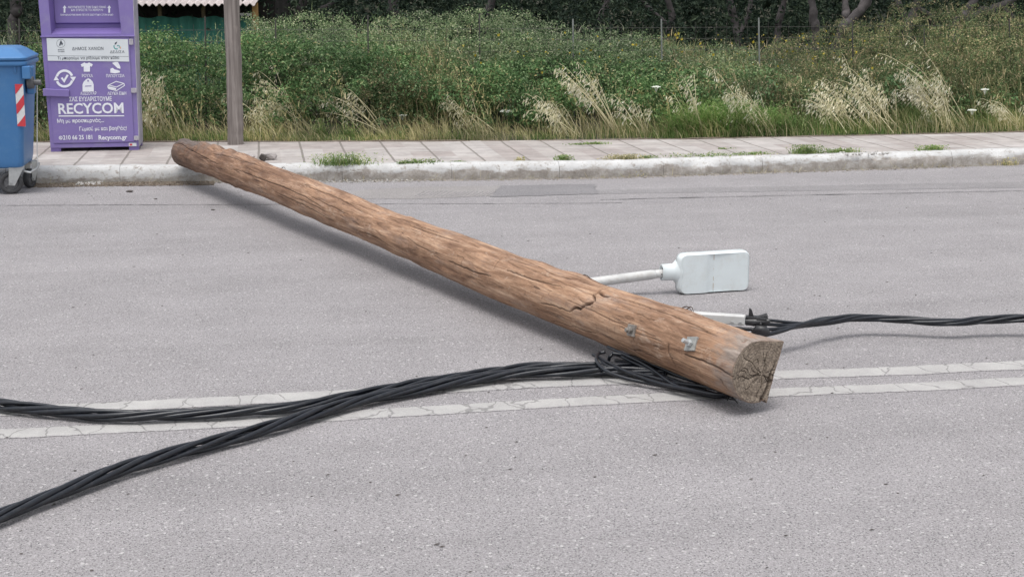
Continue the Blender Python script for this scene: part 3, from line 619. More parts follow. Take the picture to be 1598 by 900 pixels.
# ------------------------------------------------------------------ wire fence inside the bank
fo = W3(u_of_px(800), float(vline(0))+1.35, .14)
fence = empty('wire_fence', fo); tag(fence, 'rusty wire mesh fence on thin stakes running through the weeds', 'fence')
fd = float(vline(0))+1.35
for i, (px, top, pale) in enumerate([(30, 30, 0), (190, 28, 0), (320, 26, 0), (430, 30, 0), (574, 24, 0), (748, 22, 0), (894, 30, 1), (1032, 30, 1), (1184, 28, 1), (1330, 30, 0), (1442, 45, 0), (1575, 30, 0), (1740, 30, 0)]):
    b0 = PL(px+2, 200, fo, N); b0[2] = .12; tp = PL(px, top, fo, N)
    MB().tube([b0, tp], .010 if pale else .009, 6).build('stake', M['fpost'] if pale else M['wire'], fence)
ua, ub = u_of_px(-60), u_of_px(1760)
wm = MB()
for z in np.arange(.22, 1.36, .13): wm.tube([W3(ua, fd+.02, z), W3((ua+ub)/2, fd+.02, z-.01), W3(ub, fd+.02, z)], .0022, 3, False)
for u in np.arange(ua, ub, .13): wm.tube([W3(u, fd+.025, .16), W3(u+.01, fd+.025, 1.32)], .0018, 3, False)
wm.build('wire_mesh', M['wire'], fence)

# ------------------------------------------------------------------ trees behind
def crown_leaves(c, R, n_l, per, sz):
    cc = c+unit(rng.normal(size=(n_l, 3)))*(rng.random(n_l)**.4)[:, None]*np.array(R)
    rr = rng.uniform(.25, .55, n_l); k = np.repeat(np.arange(n_l), per); m = len(k)
    dr = unit(rng.normal(size=(m, 3))); Pn = cc[k]+dr*(rr[k]*(.4+.6*rng.random(m)))[:, None]
    return leaves(Pn, rng.uniform(sz[0], sz[1], m), unit(dr+rng.normal(0, .5, (m, 3))+[0, 0, .4]), .32)
def olive(paths, Y, crown, label, n_l=70, name='olive_tree', zc=2.9):
    """paths: list of (bearing list, radius0, radius1) limbs at distance Y"""
    b0 = PY(paths[0][0][0][0], paths[0][0][0][1], Y); b0[2] = .15
    root = empty(name, b0); tag(root, label, 'tree', 'old olive trees behind the bank')
    tr = MB(); tops = []
    for k, (pp, r0, r1) in enumerate(paths):
        pts = [PY(x, y, Y+(.0 if k == 0 else .05*k*i)) for i, (x, y) in enumerate(pp)]
        if k == 0: pts = [np.array([pts[0][0], pts[0][1], .05])]+pts
        dirn = pts[-1]-pts[-2]; dirn /= np.linalg.norm(dirn)
        pts += [pts[-1]+dirn*.5+Z*.2, pts[-1]+dirn*1.0+Z*.6]
        sp = smooth_path(pts, 26); sp += rng.normal(0, .008, sp.shape)
        rr = np.linspace(r0, r1, 26)*(1+.14*np.sin(np.linspace(0, 17+k, 26)+k)+rng.normal(0, .05, 26)); rr[0] *= 1.3
        tr.tube(sp, list(rr), 12); tops.append(sp[-1])
    for _ in range(9):
        a = tops[rng.integers(0, len(tops))]; e = a+np.array([rng.normal(0, .9), rng.normal(0, .9), rng.uniform(.3, 1.3)]); mdl = (a+e)/2+rng.normal(0, .12, 3)
        tr.tube(smooth_path([a-Z*.1, mdl, e], 8), list(np.linspace(r1*.8, .015, 8)), 7)
    tr.build('trunk', M['bark'], root, smooth=True)
    c = np.mean(tops, 0); c = np.array([c[0], c[1], max(zc, c[2]+.6)])
    v, f = crown_leaves(c, (crown, crown*.8, 1.0), n_l, 70, (.05, .085)); np_mesh('crown', v, f, M['olive'], root)
olive([([(1298, 105), (1306, 70), (1320, 40), (1340, 18)], .075, .06), ([(1316, 55), (1320, 30), (1318, 5)], .05, .04), ([(1338, 22), (1350, 8), (1358, -6)], .055, .045)], 18.6, 1.7, 'forked olive tree with a thick trunk leaning right', 80)
olive([([(1272, 70), (1272, 40), (1268, 10)], .065, .055)], 20.5, 1.6, 'upright olive tree with one straight trunk left of the leaning one')
olive([([(1213, 60), (1216, 35), (1222, 5)], .055, .05)], 22.5, 1.6, 'slim pale olive trunk tree between the upright olive and the tall stake')
olive([([(1150, 60), (1146, 30), (1138, 0)], .06, .05), ([(1150, 60), (1166, 30), (1172, 0)], .04, .03)], 23, 1.8, 'dark olive tree splitting low above the tall stake')
olive([([(1412, 75), (1418, 45), (1428, 14)], .07, .06), ([(1418, 45), (1408, 20), (1400, 0)], .05, .04), ([(1428, 12), (1450, 25), (1462, 48)], .045, .04)], 21, 1.7, 'dark olive tree bent over with a drooping right limb')
olive([([(1490, 50), (1500, 28), (1515, 10)], .07, .06), ([(1500, 30), (1530, 18), (1552, 14)], .06, .05)], 20.5, 1.7, 'low spreading olive tree behind the crest of brown weeds')
olive([([(1580, 40), (1572, 20), (1580, 0)], .07, .06)], 22, 1.7, 'olive tree at the far right behind the brown weeds')
olive([([(1040, 60), (1048, 30), (1042, 0)], .06, .05), ([(1046, 40), (1020, 20), (1005, 4)], .035, .03)], 25, 1.8, 'dark olive tree above the pale stake in the middle')
olive([([(930, 60), (938, 30), (948, 0)], .07, .06)], 27, 2.0, 'dark shaded olive tree deep in the grove')
olive([([(610, 50), (614, 25), (612, 0)], .10, .09)], 26, 2.0, 'dark olive tree behind the grey green weed crest')
olive([([(470, 50), (466, 25), (475, 0)], .08, .07), ([(470, 30), (500, 15), (530, -5)], .04, .03)], 24, 2.0, 'dark olive tree beside the low roofed shed')
olive([([(20, 40), (26, 20), (22, -10)], .08, .07)], 22, 2.2, 'olive tree behind the blue bin')
olive([([(760, 60), (756, 30), (768, 0)], .08, .07)], 24, 2.0, 'olive tree in the dark middle of the grove')
# hanging lower foliage and the mass of the grove behind
def mass(n_l, per, x0, x1, Y0, Y1, z0, z1, sz, mat, name, label):
    Y = rng.uniform(Y0, Y1, n_l); X = (rng.uniform(x0, x1, n_l)-799)/FPX*Y; z = rng.uniform(z0, z1, n_l)
    c = np.stack([X, Y, z], 1); k = np.repeat(np.arange(n_l), per); m = len(k); dr = unit(rng.normal(size=(m, 3)))
    Pn = c[k]+dr*(rng.uniform(.2, .6, n_l)[k]*(.3+.7*rng.random(m)))[:, None]; Pn[:, 2] = np.maximum(Pn[:, 2], .15)
    return stuff(name, leaves(Pn, rng.uniform(sz[0], sz[1], m), unit(dr+rng.normal(0, .5, (m, 3))+[0, -.2, .4]), .45), mat, label, 'trees')
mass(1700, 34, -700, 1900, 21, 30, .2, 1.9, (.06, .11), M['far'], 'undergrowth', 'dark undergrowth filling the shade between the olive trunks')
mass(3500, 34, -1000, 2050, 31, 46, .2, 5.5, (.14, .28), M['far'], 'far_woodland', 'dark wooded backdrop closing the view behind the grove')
mass(620, 40, -700, 1950, 20, 28, 2.6, 4.6, (.08, .14), M['olive'], 'unseen_shade_canopy', 'unseen leafy canopy added above the trunks to shade the grove')  # above the view, added so that the grove below lies in shade
# far shrubs on the left behind the tip of the thicket
# ------------------------------------------------------------------ low shed with green netting
so = PY(150, 40, 21.0); so[2] = .15
shed = empty('garden_shed', so); tag(shed, 'low shed with wavy pinkish roof edge and green netting behind the purple bin', 'shed')
x0 = PY(120, 30, 21)[0]; x1 = PY(402, 30, 21)[0]
zt = PY(300, 4, 21)[2]; zb = PY(300, 27, 21)[2]
r = MB(); k = 140
V = []; 
for i in range(k+1):
    x = x0-.3+(x1-x0+.35)*i/k; dz = .022*math.sin(i*1.35); V += [(x, 20.6, zt-.02+dz), (x, 24.5, zt+.75+dz), (x, 20.6, zt-.035+dz), (x, 24.5, zt+.73+dz)]
Fq = []
for i in range(k): a = i*4; b_ = a+4; Fq += [(a, b_, b_+1, a+1), (a+2, a+3, b_+3, b_+2), (a, a+2, b_+2, b_)]
r.add(V, Fq).build('roof', M['roofm'], shed, smooth=True)
MB().box(x0, x1, 22.6, 24.2, .1, zt+.3).build('wall', M['shed'], shed)
g = MB(); V = []; k = 60
for i in range(k+1):
    x = x0+(x1-x0-.1)*i/k; dy = .03*math.sin(i*.9)+.02*math.sin(i*2.3); V += [(x, 21+dy, .15), (x, 21-dy, zb+.015*math.sin(i*.7)), (x, 21.02+dy, .15), (x, 21.02-dy, zb+.015*math.sin(i*.7))]
g.add(V, [f for i in range(k) for f in ((i*4, i*4+4, i*4+5, i*4+1), (i*4+2, i*4+3, i*4+7, i*4+6), (i*4+1, i*4+5, i*4+7, i*4+3))]).build('shade_netting', M['net'], shed, smooth=True)
for px in (250, 318, 205): 
    a = PY(px, 30, 21.1); MB().box(a[0]-.025, a[0]+.025, 21.08, 21.13, .1, zt-.03).build('roof_post', M['stem'], shed)
a = PY(399, 30, 20.9); MB().box(a[0]-.04, a[0]+.04, 20.85, 20.93, .1, zt).build('corner_post', M['orangep'], shed, bevel=.008)
a = PY(381, 23, 20.95); MB().box(a[0]-.12, a[0]+.12, 20.9, 20.98, a[2]-.02, a[2]+.02).build('rail', M['arm'], shed, bevel=.006)

# ------------------------------------------------------------------ standing wooden post
pb = P(368, 225.5, .14); pt = PY(361, 0, pb[1]+.03)
pd = (pt-pb); pt2 = pb+pd*1.6
po = MB(); k = 60
ps = smooth_path([pb-Z*.05, pb+pd*.5+T*.004, pt2], k); ps = ps+np.stack([sm_noise(np.arange(k), .3, 41)*.004, np.zeros(k), np.zeros(k)], 1)
po.tube(ps, list(np.linspace(.082, .078, k)*(1+.02*sm_noise(np.arange(k), .45, 40))), 28)
o = po.build('wooden_post', M['post'], smooth=True, origin=pb); tag(o, 'grey weathered round wooden post standing at the back of the pavement', 'post')
for i in range(7):
    pass

# ------------------------------------------------------------------ purple clothes bank
PO = P(78, 237, .14)
def pl(px, py, depth=0.0):
    q = PL(px, py, PO+N*depth, N)-PO; return np.array([np.dot(q, T), depth, q[2]])
bank = empty('clothes_bank', PO, YAW); tag(bank, 'tall purple clothes recycling bin with white lettering on the pavement', 'clothes bin')
bl, br, tl, tr_ = pl(79, 230.6), pl(216.8, 229.5), pl(59.8, 0), pl(207.5, 0)
zb0 = (bl[2]+br[2])/2; ZT = 1.92
def ex(a, b, z): t = (z-a[2])/(b[2]-a[2]); return a[0]+(b[0]-a[0])*t
def XL(z): return ex(bl, tl, z)
def XR(z): return ex(br, tr_, z)
def fr(px, py, d=0.0, lift=0.0): q = pl(px, py, d); return np.array([q[0], d-lift, q[2]])
DEP = .50
zs = pl(140, 57)[2]; zo0 = pl(140, 53)[2]; zo1 = 1.86
ol0, or0 = pl(80, 53)[0], pl(189.7, 53)[0]; ol1 = pl(76, 0)[0]-.01; or1 = pl(186, 0)[0]-.03
B = MB()
def quad(b, *p): b.poly([tuple(x) for x in p])
def fp(x, z, y=0): return (x, y, z)
quad(B, fp(XL(zb0), zb0), fp(XR(zb0), zb0), fp(XR(zo0), zo0), fp(XL(zo0), zo0))            # lower front
quad(B, fp(XL(zo0), zo0), fp(ol0, zo0), fp(ol1, zo1), fp(XL(zo1), zo1)); quad(B, fp(or0, zo0), fp(XR(zo0), zo0), fp(XR(zo1), zo1), fp(or1, zo1))
quad(B, fp(XL(zo1), zo1), fp(XR(zo1), zo1), fp(XR(ZT), ZT), fp(XL(ZT), ZT))
quad(B, fp(XR(zb0), zb0), fp(XR(zb0), zb0, DEP), fp(XR(ZT), ZT+.06, DEP), fp(XR(ZT), ZT)); quad(B, fp(XL(zb0), zb0, DEP), fp(XL(zb0), zb0), fp(XL(ZT), ZT), fp(XL(ZT), ZT+.06, DEP))
quad(B, fp(XL(ZT), ZT), fp(XR(ZT), ZT), fp(XR(ZT), ZT+.06, DEP), fp(XL(ZT), ZT+.06, DEP)); quad(B, fp(XR(zb0), zb0, DEP), fp(XL(zb0), zb0, DEP), fp(XL(ZT), ZT+.06, DEP), fp(XR(ZT), ZT+.06, DEP))
quad(B, fp(XL(zb0), zb0), fp(XL(zb0), zb0, DEP), fp(XR(zb0), zb0, DEP), fp(XR(zb0), zb0))
B.build('body', M['purple'], bank, local=True)
# the hopper recess: slanted floor, a stepped flap and side cheeks
H_ = MB(); i0, i1 = ol0+.03, or0-.01; zf = zo0+.055; zst = pl(140, 38, .16)[2]
quad(H_, fp(ol0, zo0), fp(or0, zo0), fp(i1, zf, .16), fp(i0, zf, .16))
quad(H_, fp(i0, zf, .16), fp(i1, zf, .16), fp(i1, zst, .16), fp(i0, zst, .16))
quad(H_, fp(i0, zst, .16), fp(i1, zst, .16), fp(i1, zst+.015, .13), fp(i0, zst+.015, .13))
quad(H_, fp(i0, zst+.015, .13), fp(i1, zst+.015, .13), fp(or1-.01, zo1, .20), fp(ol1+.03, zo1, .20))
quad(H_, fp(ol0, zo0), fp(i0, zf, .16), fp(i0, zst+.01, .16), fp(ol1+.03, zo1, .2), fp(ol1, zo1)); quad(H_, fp(or0, zo0), fp(or1, zo1), fp(or1-.01, zo1, .2), fp(i1, zst+.01, .16), fp(i1, zf, .16))
H_.build('hopper', M['purple_darker'], bank, local=True)
l = MB(); l.box(XL(zs)-.008, XR(zs)+.004, -.022, .002, zs-.006, zs+.006); l.build('rain_ledge', M['purple'], bank, local=True, bevel=.002)
# door leaf standing proud
dz0, dz1 = pl(140, 222.5)[2], zs-.012
D_ = MB(); a0, a1 = XL(dz0)+.035, XR(dz0)-.045; c0, c1 = XL(dz1)+.045, XR(dz1)-.05
D_.hexa([(a0, -.012, dz0), (a1, -.012, dz0), (a0, -.001, dz0), (a1, -.001, dz0), (c0, -.012, dz1), (c1, -.012, dz1), (c0, -.001, dz1), (c1, -.001, dz1)])
door = D_.build('door', M['purple'], bank, local=True, bevel=.003)
s_ = MB(); s_.box(XL(zb0)+.005, XR(zb0)-.005, -.006, 0, zb0+.003, pl(140, 224)[2]-.002); s_.build('bottom_rail', M['purple'], bank, local=True)
for (xa, xb, yb) in ((79.6, 94.7, 237.5), (201.6, 216.5, 235.5)):
    p0, p1 = pl(xa, yb), pl(xb, 230); f_ = MB().box(p0[0], p1[0], .0, .12, min(p0[2], .012), zb0+.001); f_.build('foot', M['purple_darker'], bank, local=True, bevel=.004)
    MB().box(p0[0], p1[0], DEP-.14, DEP-.02, 0, zb0+.001).build('foot', M['purple_darker'], bank, local=True)
# handle bar across the left edge
h0, h1 = pl(67.7, 138.2), pl(108.5, 140.2); h2, h3 = pl(108.5, 151), pl(68.3, 149.5)
MB().hexa([(h3[0], -.045, h3[2]), (h2[0], -.045, h2[2]), (h3[0], -.010, h3[2]), (h2[0], -.010, h2[2]), (h0[0], -.045, h0[2]), (h1[0], -.045, h1[2]), (h0[0], -.010, h0[2]), (h1[0], -.010, h1[2])]).build('lock_bar', M['purple'], bank, local=True, bevel=.004)
for (xa, xb, ya, yb) in ((201.7, 207.9, 61, 70), (205, 213.5, 137.5, 144.7), (209.5, 216.5, 212, 218.5)):
    p0, p1 = pl(xa, yb), pl(xb, ya); MB().box(p0[0], p1[0], -.024, -.006, p0[2], p1[2]).box((p0[0]+p1[0])/2-.004, (p0[0]+p1[0])/2+.004, -.029, -.02, p0[2]-.004, p1[2]+.004).build('hinge', M['hinge'], bank, local=True, bevel=.002)
# scuffed bright corner strip of the right side
MB().hexa([(XR(zb0)-.001, -.002, zb0), (XR(zb0)+.004, -.002, zb0), (XR(zb0)-.001, .495, zb0), (XR(zb0)+.004, .495, zb0), (XR(ZT)-.001, -.002, ZT), (XR(ZT)+.004, -.002, ZT), (XR(ZT)-.001, .495, ZT), (XR(ZT)+.004, .495, ZT)]).build('side_strip', M['sidestrip'], bank, local=True)
# sign plate
sp4 = [pl(73, 59.8), pl(199.7, 61.4), pl(201.7, 96.3), pl(75, 95)]
MB().hexa([(sp4[3][0], -.017, sp4[3][2]), (sp4[2][0], -.017, sp4[2][2]), (sp4[3][0], -.0125, sp4[3][2]), (sp4[2][0], -.0125, sp4[2][2]),
           (sp4[0][0], -.017, sp4[0][2]), (sp4[1][0], -.017, sp4[1][2]), (sp4[0][0], -.0125, sp4[0][2]), (sp4[1][0], -.0125, sp4[1][2])]).build('sign_plate', M['plate'], bank, local=True)
plate = bank.children[-1] if bank.children else None
for ch in COL.objects:
    if ch.name == 'sign_plate': plate = ch
_cap = None
def text_shape(s, bold=0.0):
    c = bpy.data.curves.new('t', 'FONT'); c.body = s; c.size = 1; c.offset = bold; c.resolution_u = 3
    o = bpy.data.objects.new('t', c); COL.objects.link(o); dg = bpy.context.evaluated_depsgraph_get(); dg.update()
    me = bpy.data.meshes.new_from_object(o.evaluated_get(dg)); v = np.array([tuple(q.co) for q in me.vertices]); f = [tuple(p.vertices) for p in me.polygons]
    bpy.data.objects.remove(o); bpy.data.curves.remove(c); bpy.data.meshes.remove(me); return v, f
CAPH = text_shape('H')[0][:, 1].max()
def put_text(mb, s, x0, x1, ybase, hpx, depth=0.0, lift=.015, bold=.012):
    v, f = text_shape(s, bold)
    a = pl(x0, ybase, depth); b_ = pl(x1, ybase, depth); c = pl(x0, ybase-hpx, depth)
    sx = (b_[0]-a[0])/(v[:, 0].max()-v[:, 0].min()); sz = (c[2]-a[2])/CAPH
    sl_ = (b_[2]-a[2])/(b_[0]-a[0])*0
    V = [(a[0]+(p[0]-v[:, 0].min())*sx, depth-lift, a[2]+p[1]*sz) for p in v]; mb.add(V, f)
def shape(mb, pts, depth=0.0, lift=.015): mb.poly([(lambda q: (q[0], depth-lift, q[2]))(pl(x, y, depth)) for x, y in pts])
def band(mb, cx, cy, r0, r1, a0, a1, n=20, ky=1.0, depth=0.0, lift=.015):
    A = np.radians(np.linspace(a0, a1, n))
    for i in range(n-1):
        shape(mb, [(cx+r1*math.cos(A[i]), cy-r1*ky*math.sin(A[i])), (cx+r1*math.cos(A[i+1]), cy-r1*ky*math.sin(A[i+1])), (cx+r0*math.cos(A[i+1]), cy-r0*ky*math.sin(A[i+1])), (cx+r0*math.cos(A[i]), cy-r0*ky*math.sin(A[i]))], depth, lift)
def door_text(*a, **k):
    m_ = MB(); put_text(m_, *a, **k); m_.build('lettering', M['sticker'], door).matrix_parent_inverse = Matrix.Identity(4)
def door_shape(nm, *a, **k):
    m_ = MB(); shape(m_, *a, **k); m_.build(nm, M['sticker'], door).matrix_parent_inverse = Matrix.Identity(4)
door_text('ΡΟΥΧΑ', 128.4, 145.3, 120.8, 4.6); door_text('ΠΑΠΟΥΤΣΙΑ', 166.2, 194.4, 120.8, 4.4); door_text('ΑΞΕΣΟΥΑΡ', 126, 151, 148.3, 4.6); door_text('ΛΕΥΚΑ ΕΙΔΗ', 168, 197.3, 148.3, 4.6)
door_text('ΣΑΣ ΕΥΧΑΡΙΣΤΟΥΜΕ', 108.4, 174.9, 158.2, 6.2, bold=.02)
door_text('RECYCOM', 91.8, 193.6, 177.6, 15.6, bold=.022)
door_shape('underline', [(91.8, 182), (194, 181.6), (194, 179.9), (91.8, 180.2)])
door_text('Μη με προσπερνάς...', 89.7, 162.6, 191.6, 5.6, bold=.018); door_text('Γεμισέ με και βοηθάς!', 124.3, 198, 203.9, 5.6, bold=.018)
door_text('210 66 25 181', 98.8, 144.5, 217.9, 6.5, bold=.018); door_text('Recycom.gr', 154.2, 199, 217.9, 6.5, bold=.025)
I1 = MB()
band(I1, 101, 122.7, 10.4, 14.2, 20, 165); band(I1, 101, 122.7, 10.4, 14.2, 200, 345)
shape(I1, [(109.5, 120), (119, 120), (115, 127.5)]); shape(I1, [(84, 125.5), (92.5, 125.5), (87.5, 118)])
shape(I1, [(95, 122), (97.8, 120.6), (100, 124), (104.5, 116.5), (107.5, 117.6), (100.6, 129.5)])
I1.build('recycling_mark', M['sticker'], door).matrix_parent_inverse = Matrix.Identity(4); I1 = MB(); band(I1, 95, 215, 1.9, 2.9, 0, 360, 16); shape(I1, [(93.8, 213.8), (94.8, 213.5), (95.2, 215), (96.3, 216), (95.8, 216.8), (94.2, 215.6)])
I1.build('telephone_mark', M['sticker'], door).matrix_parent_inverse = Matrix.Identity(4)
I2 = MB(); shape(I2, [(132, 97.5), (134, 99), (137, 99), (139, 97.5), (145, 100.5), (143.4, 104.5), (140.8, 103.4), (140.6, 112), (131, 112), (130.8, 103.6), (128, 104.8), (126.2, 101)])
I2.build('shirt_icon', M['sticker'], door).matrix_parent_inverse = Matrix.Identity(4)
I3 = MB(); shape(I3, [(175, 98.5), (180, 96.8), (184.5, 97.2), (188.3, 105), (188, 107.8), (183.5, 106.5), (179, 102.3)]); shape(I3, [(172.5, 107.5), (176, 106), (179, 108.6), (184, 109.6), (187.5, 111), (187, 113.4), (180, 114.8), (172.3, 113.6)])
I3.build('shoes_icon', M['sticker'], door).matrix_parent_inverse = Matrix.Identity(4)
I4 = MB(); shape(I4, [(129.2, 142.8), (129, 132), (131, 127.5), (134.5, 124), (138, 122.3), (141.5, 124), (144.8, 127.5), (146.4, 132), (146.6, 142.8)]); I4.build('backpack_icon', M['sticker'], door).matrix_parent_inverse = Matrix.Identity(4)
I5 = MB(); shape(I5, [(133, 134), (143, 133.6), (143, 134.8), (133, 135.2)], lift=.0165); I5.build('pocket_line', M['purple'], door).matrix_parent_inverse = Matrix.Identity(4); I5 = MB(); shape(I5, [(136.6, 125), (138.8, 125), (138.6, 127.6), (136.8, 127.6)], lift=.0165); I5.build('strap_loop', M['purple'], door).matrix_parent_inverse = Matrix.Identity(4)
I6 = MB()
def outline(mb, pts, wpx, **k):
    for i in range(len(pts)-1):
        (xa, ya), (xb, yb) = pts[i], pts[i+1]; L_ = math.hypot(xb-xa, yb-ya); nx, ny = -(yb-ya)/L_*wpx/2, (xb-xa)/L_*wpx/2; ex_ = (xb-xa)/L_*wpx*.3; ey_ = (yb-ya)/L_*wpx*.3
        shape(mb, [(xa+nx-ex_, ya+ny-ey_), (xb+nx+ex_, yb+ny+ey_), (xb-nx+ex_, yb-ny+ey_), (xa-nx-ex_, ya-ny-ey_)], lift=k.get('lift', .015)+i*.0001)
outline(I6, [(168.5, 133.5), (181.5, 127.2), (193.5, 130.4), (194.6, 133.5), (182, 141.6), (170, 138.6), (168.3, 135.5), (170, 133), (182, 136), (193, 130.6)], 1.3)
shape(I6, [(169.5, 134.6), (181.5, 137.6), (181.3, 140.4), (170, 137.8)]); I6.build('linen_icon', M['sticker'], door).matrix_parent_inverse = Matrix.Identity(4)
# print on the white plate
lf = dict(lift=.0185); K1 = MB()
def plate_text(*a, **k):
    m_ = MB(); put_text(m_, *a, **k); m_.build('printed_words', M['ink'], plate).matrix_parent_inverse = Matrix.Identity(4)
plate_text('ΔΗΜΟΣ ΧΑΝΙΩΝ', 113, 161.7, 78.6, 4.6, bold=.004, **lf); plate_text('Τι μπορούμε να ρίξουμε στον κάδο', 90.3, 186.3, 93, 4.2, bold=.008, **lf)
plate_text('ΔΕΔΙΣΑ', 172, 194.7, 83.2, 3.9, bold=.0, **lf); plate_text('ΔΗΜΟΣ', 90.7, 101, 78.6, 1.6, **lf); plate_text('ΧΑΝΙΩΝ', 90.7, 101, 81.6, 1.6, **lf)
shape(K1, [(74.6, 86.9), (201, 88.2), (201, 88.6), (74.6, 87.3)], **lf); K1.build('printed_line', M['ink'], plate).matrix_parent_inverse = Matrix.Identity(4); K1 = MB()
band(K1, 95.3, 68, 6.3, 6.7, 0, 360, 28, **lf); shape(K1, [(92.5, 71.5), (93.8, 67), (95, 63.2), (96.2, 63.6), (96.8, 66), (98.6, 68), (97.6, 71), (96.2, 70), (95.8, 67.6), (94.6, 71.5)], **lf)
shape(K1, [(179, 69.8), (180, 66.8), (183, 65), (182.6, 67.5), (180.8, 69.6)], **lf); K1.build('emblem', M['ink'], plate).matrix_parent_inverse = Matrix.Identity(4)
K2 = MB(); band(K2, 182, 72.8, 3.1, 4.6, 150, 300, 14, **lf); K2.build('emblem', M['teal'], plate).matrix_parent_inverse = Matrix.Identity(4); K2 = MB(); band(K2, 184.8, 73, 1.5, 2.5, -60, 170, 12, **lf); K2.build('emblem', M['teal'], plate).matrix_parent_inverse = Matrix.Identity(4)
K3 = MB(); band(K3, 186.5, 74.5, 1.6, 2.6, 300, 400, 8, **lf); K3.build('emblem', M['orange_ink'], plate).matrix_parent_inverse = Matrix.Identity(4)
# words inside the hopper (on the flap)
K4 = MB(); dd = .155; kk = dict(depth=dd, lift=.03)
def inner_y(z): return .13+(z-(zst+.015))/(zo1-zst-.015)*.07
put_text(K4, 'ΑΚΟΥΜΠΗΣΤΕ ΤΟΝ ΣΑΚΟ ΠΑΝΩ', 106, 165.8, 13.2, 3.1, **kk); put_text(K4, 'ΚΑΙ ΣΠΡΩΞΤΕ ΤΟ ΧΕΡΟΥΛΙ', 111.5, 161, 17.7, 3.1, **kk); put_text(K4, 'ΠΑΡΑΚΑΛΟΥΜΕ ΜΗΝ ΠΕΤΑΤΕ ΣΚΟΥΠΙΔΙΑ ΣΤΟΝ ΚΑΔΟ', 94.6, 177, 24.9, 2.5, **kk)
for cx in (101, 170.6): shape(K4, [(cx-1.3, 20.2), (cx-1.3, 13), (cx-2.9, 13), (cx, 8.6), (cx+2.9, 13), (cx+1.3, 13), (cx+1.3, 20.2)], dd, .03)
K4.v = [(x, inner_y(z)-.003, z) for x, y, z in K4.v]
K4.build('lettering', M['sticker'], bank, local=True)
K5 = MB(); shape(K5, [(201, 223.2), (213, 223), (213.2, 228.2), (201.2, 228.4)], lift=.008); st_ = K5.build('sticker', M['plate'], bank, local=True)
K6 = MB(); shape(K6, [(202.5, 224.2), (206.5, 224.2), (206.5, 227.2), (202.5, 227.2)], lift=.009); K6.build('red_mark', M['red'], st_, local=True)

# ------------------------------------------------------------------ blue wheeled container
WO = P(18, 303, 0)
def wl(px, py, depth=0.0): q = PL(px, py, WO+N*depth, N)-WO; return np.array([np.dot(q, T), depth, q[2]])
wb = empty('wheeled_bin', WO, YAW); tag(wb, 'blue wheeled rubbish container with red and white striped patch at the kerb', 'rubbish bin')
fr_b, fr_t = wl(40.5, 261, -.05), wl(46, 101, -.05)
WB, DB = 1.15, .62
zb1, zt1 = fr_b[2], fr_t[2]
def ring(xr, z, front, back, w_, rd, k=5):
    out = []
    for (cx, cy, a0) in ((xr-rd, front+rd, -90), (xr-rd, back-rd, 0), (xr-w_+rd, back-rd, 90), (xr-w_+rd, front+rd, 180)):
        for i in range(k+1): a = math.radians(a0+90*i/k); out.append((cx+rd*math.cos(a), cy+rd*math.sin(a), z))
    return out
def loft(mb, rings, cap0=True, cap1=True):
    n = len(rings[0]); V = [p for r_ in rings for p in r_]; F = [(i*n+k, i*n+(k+1) % n, (i+1)*n+(k+1) % n, (i+1)*n+k) for i in range(len(rings)-1) for k in range(n)]
    if cap0: F.append(tuple(range(n-1, -1, -1)))
    if cap1: F.append(tuple((len(rings)-1)*n+k for k in range(n)))
    mb.add(V, F)
b_ = MB(); xr0, xr1 = fr_b[0]-.03, fr_t[0]-.04
loft(b_, [ring(xr0-.02, zb1-.012, .0, DB-.08, WB-.09, .05), ring(xr0, zb1, -.03, DB-.06, WB-.06, .05), ring(xr0+.01, zb1+.05, -.035, DB-.05, WB-.04, .05), ring((xr0+xr1)/2, (zb1+zt1)/2, -.05, DB-.02, WB-.02, .05), ring(xr1, zt1-.02, -.07, DB, WB, .05), ring(xr1, zt1+.03, -.07, DB, WB, .05)])
b_.build('body', M['blue'], wb, local=True, smooth=True, bevel=.006)
# rim and ribs
b_ = MB(); loft(b_, [ring(xr1+.012, zt1-.012, -.095, DB+.02, WB+.03, .05), ring(xr1+.022, zt1, -.105, DB+.03, WB+.05, .05), ring(xr1+.022, zt1+.022, -.105, DB+.03, WB+.05, .05), ring(xr1+.012, zt1+.034, -.095, DB+.02, WB+.03, .05)]); b_.build('rim', M['blue'], wb, local=True, smooth=True, bevel=.004)
ztop = wl(30, 74, .05)[2]
b_ = MB(); loft(b_, [ring(xr1+.022, zt1+.036, -.11, DB+.03, WB+.06, .06), ring(xr1+.026, zt1+.06, -.115, DB+.035, WB+.07, .06), ring(xr1+.01, zt1+.068, -.09, DB+.01, WB+.03, .06), ring(xr1-.06, ztop-.02, -.02, DB-.06, WB-.12, .06), ring(xr1-.10, ztop, .03, DB-.1, WB-.2, .06)])
b_.build('lid', M['blue'], wb, local=True, smooth=True, bevel=.006)
# side lifting lug with pin
z_ = wl(55, 128, .1)[2]; b_ = MB(); b_.box(xr1-.01, xr1+.05, .02, .16, z_-.10, zt1-.02); b_.build('lug_bracket', M['blue'], wb, local=True, bevel=.012)
MB().tube([(xr1+.01, -.02, z_), (xr1+.03, -.02, z_)], .01, 6).tube([(xr1-.0, .02, z_), (xr1+.055, .02, z_)], .052, 20).tube([(xr1+.05, .02, z_), (xr1+.115, .02, z_)], .024, 14).build('lifting_pin', M['grey_plastic'], wb, local=True, bevel=.006)
MB().box(xr1-.02, xr1+.05, -.10, -.04, zt1-.12, zt1-.01).build('lug_bracket', M['blue'], wb, local=True, bevel=.01)
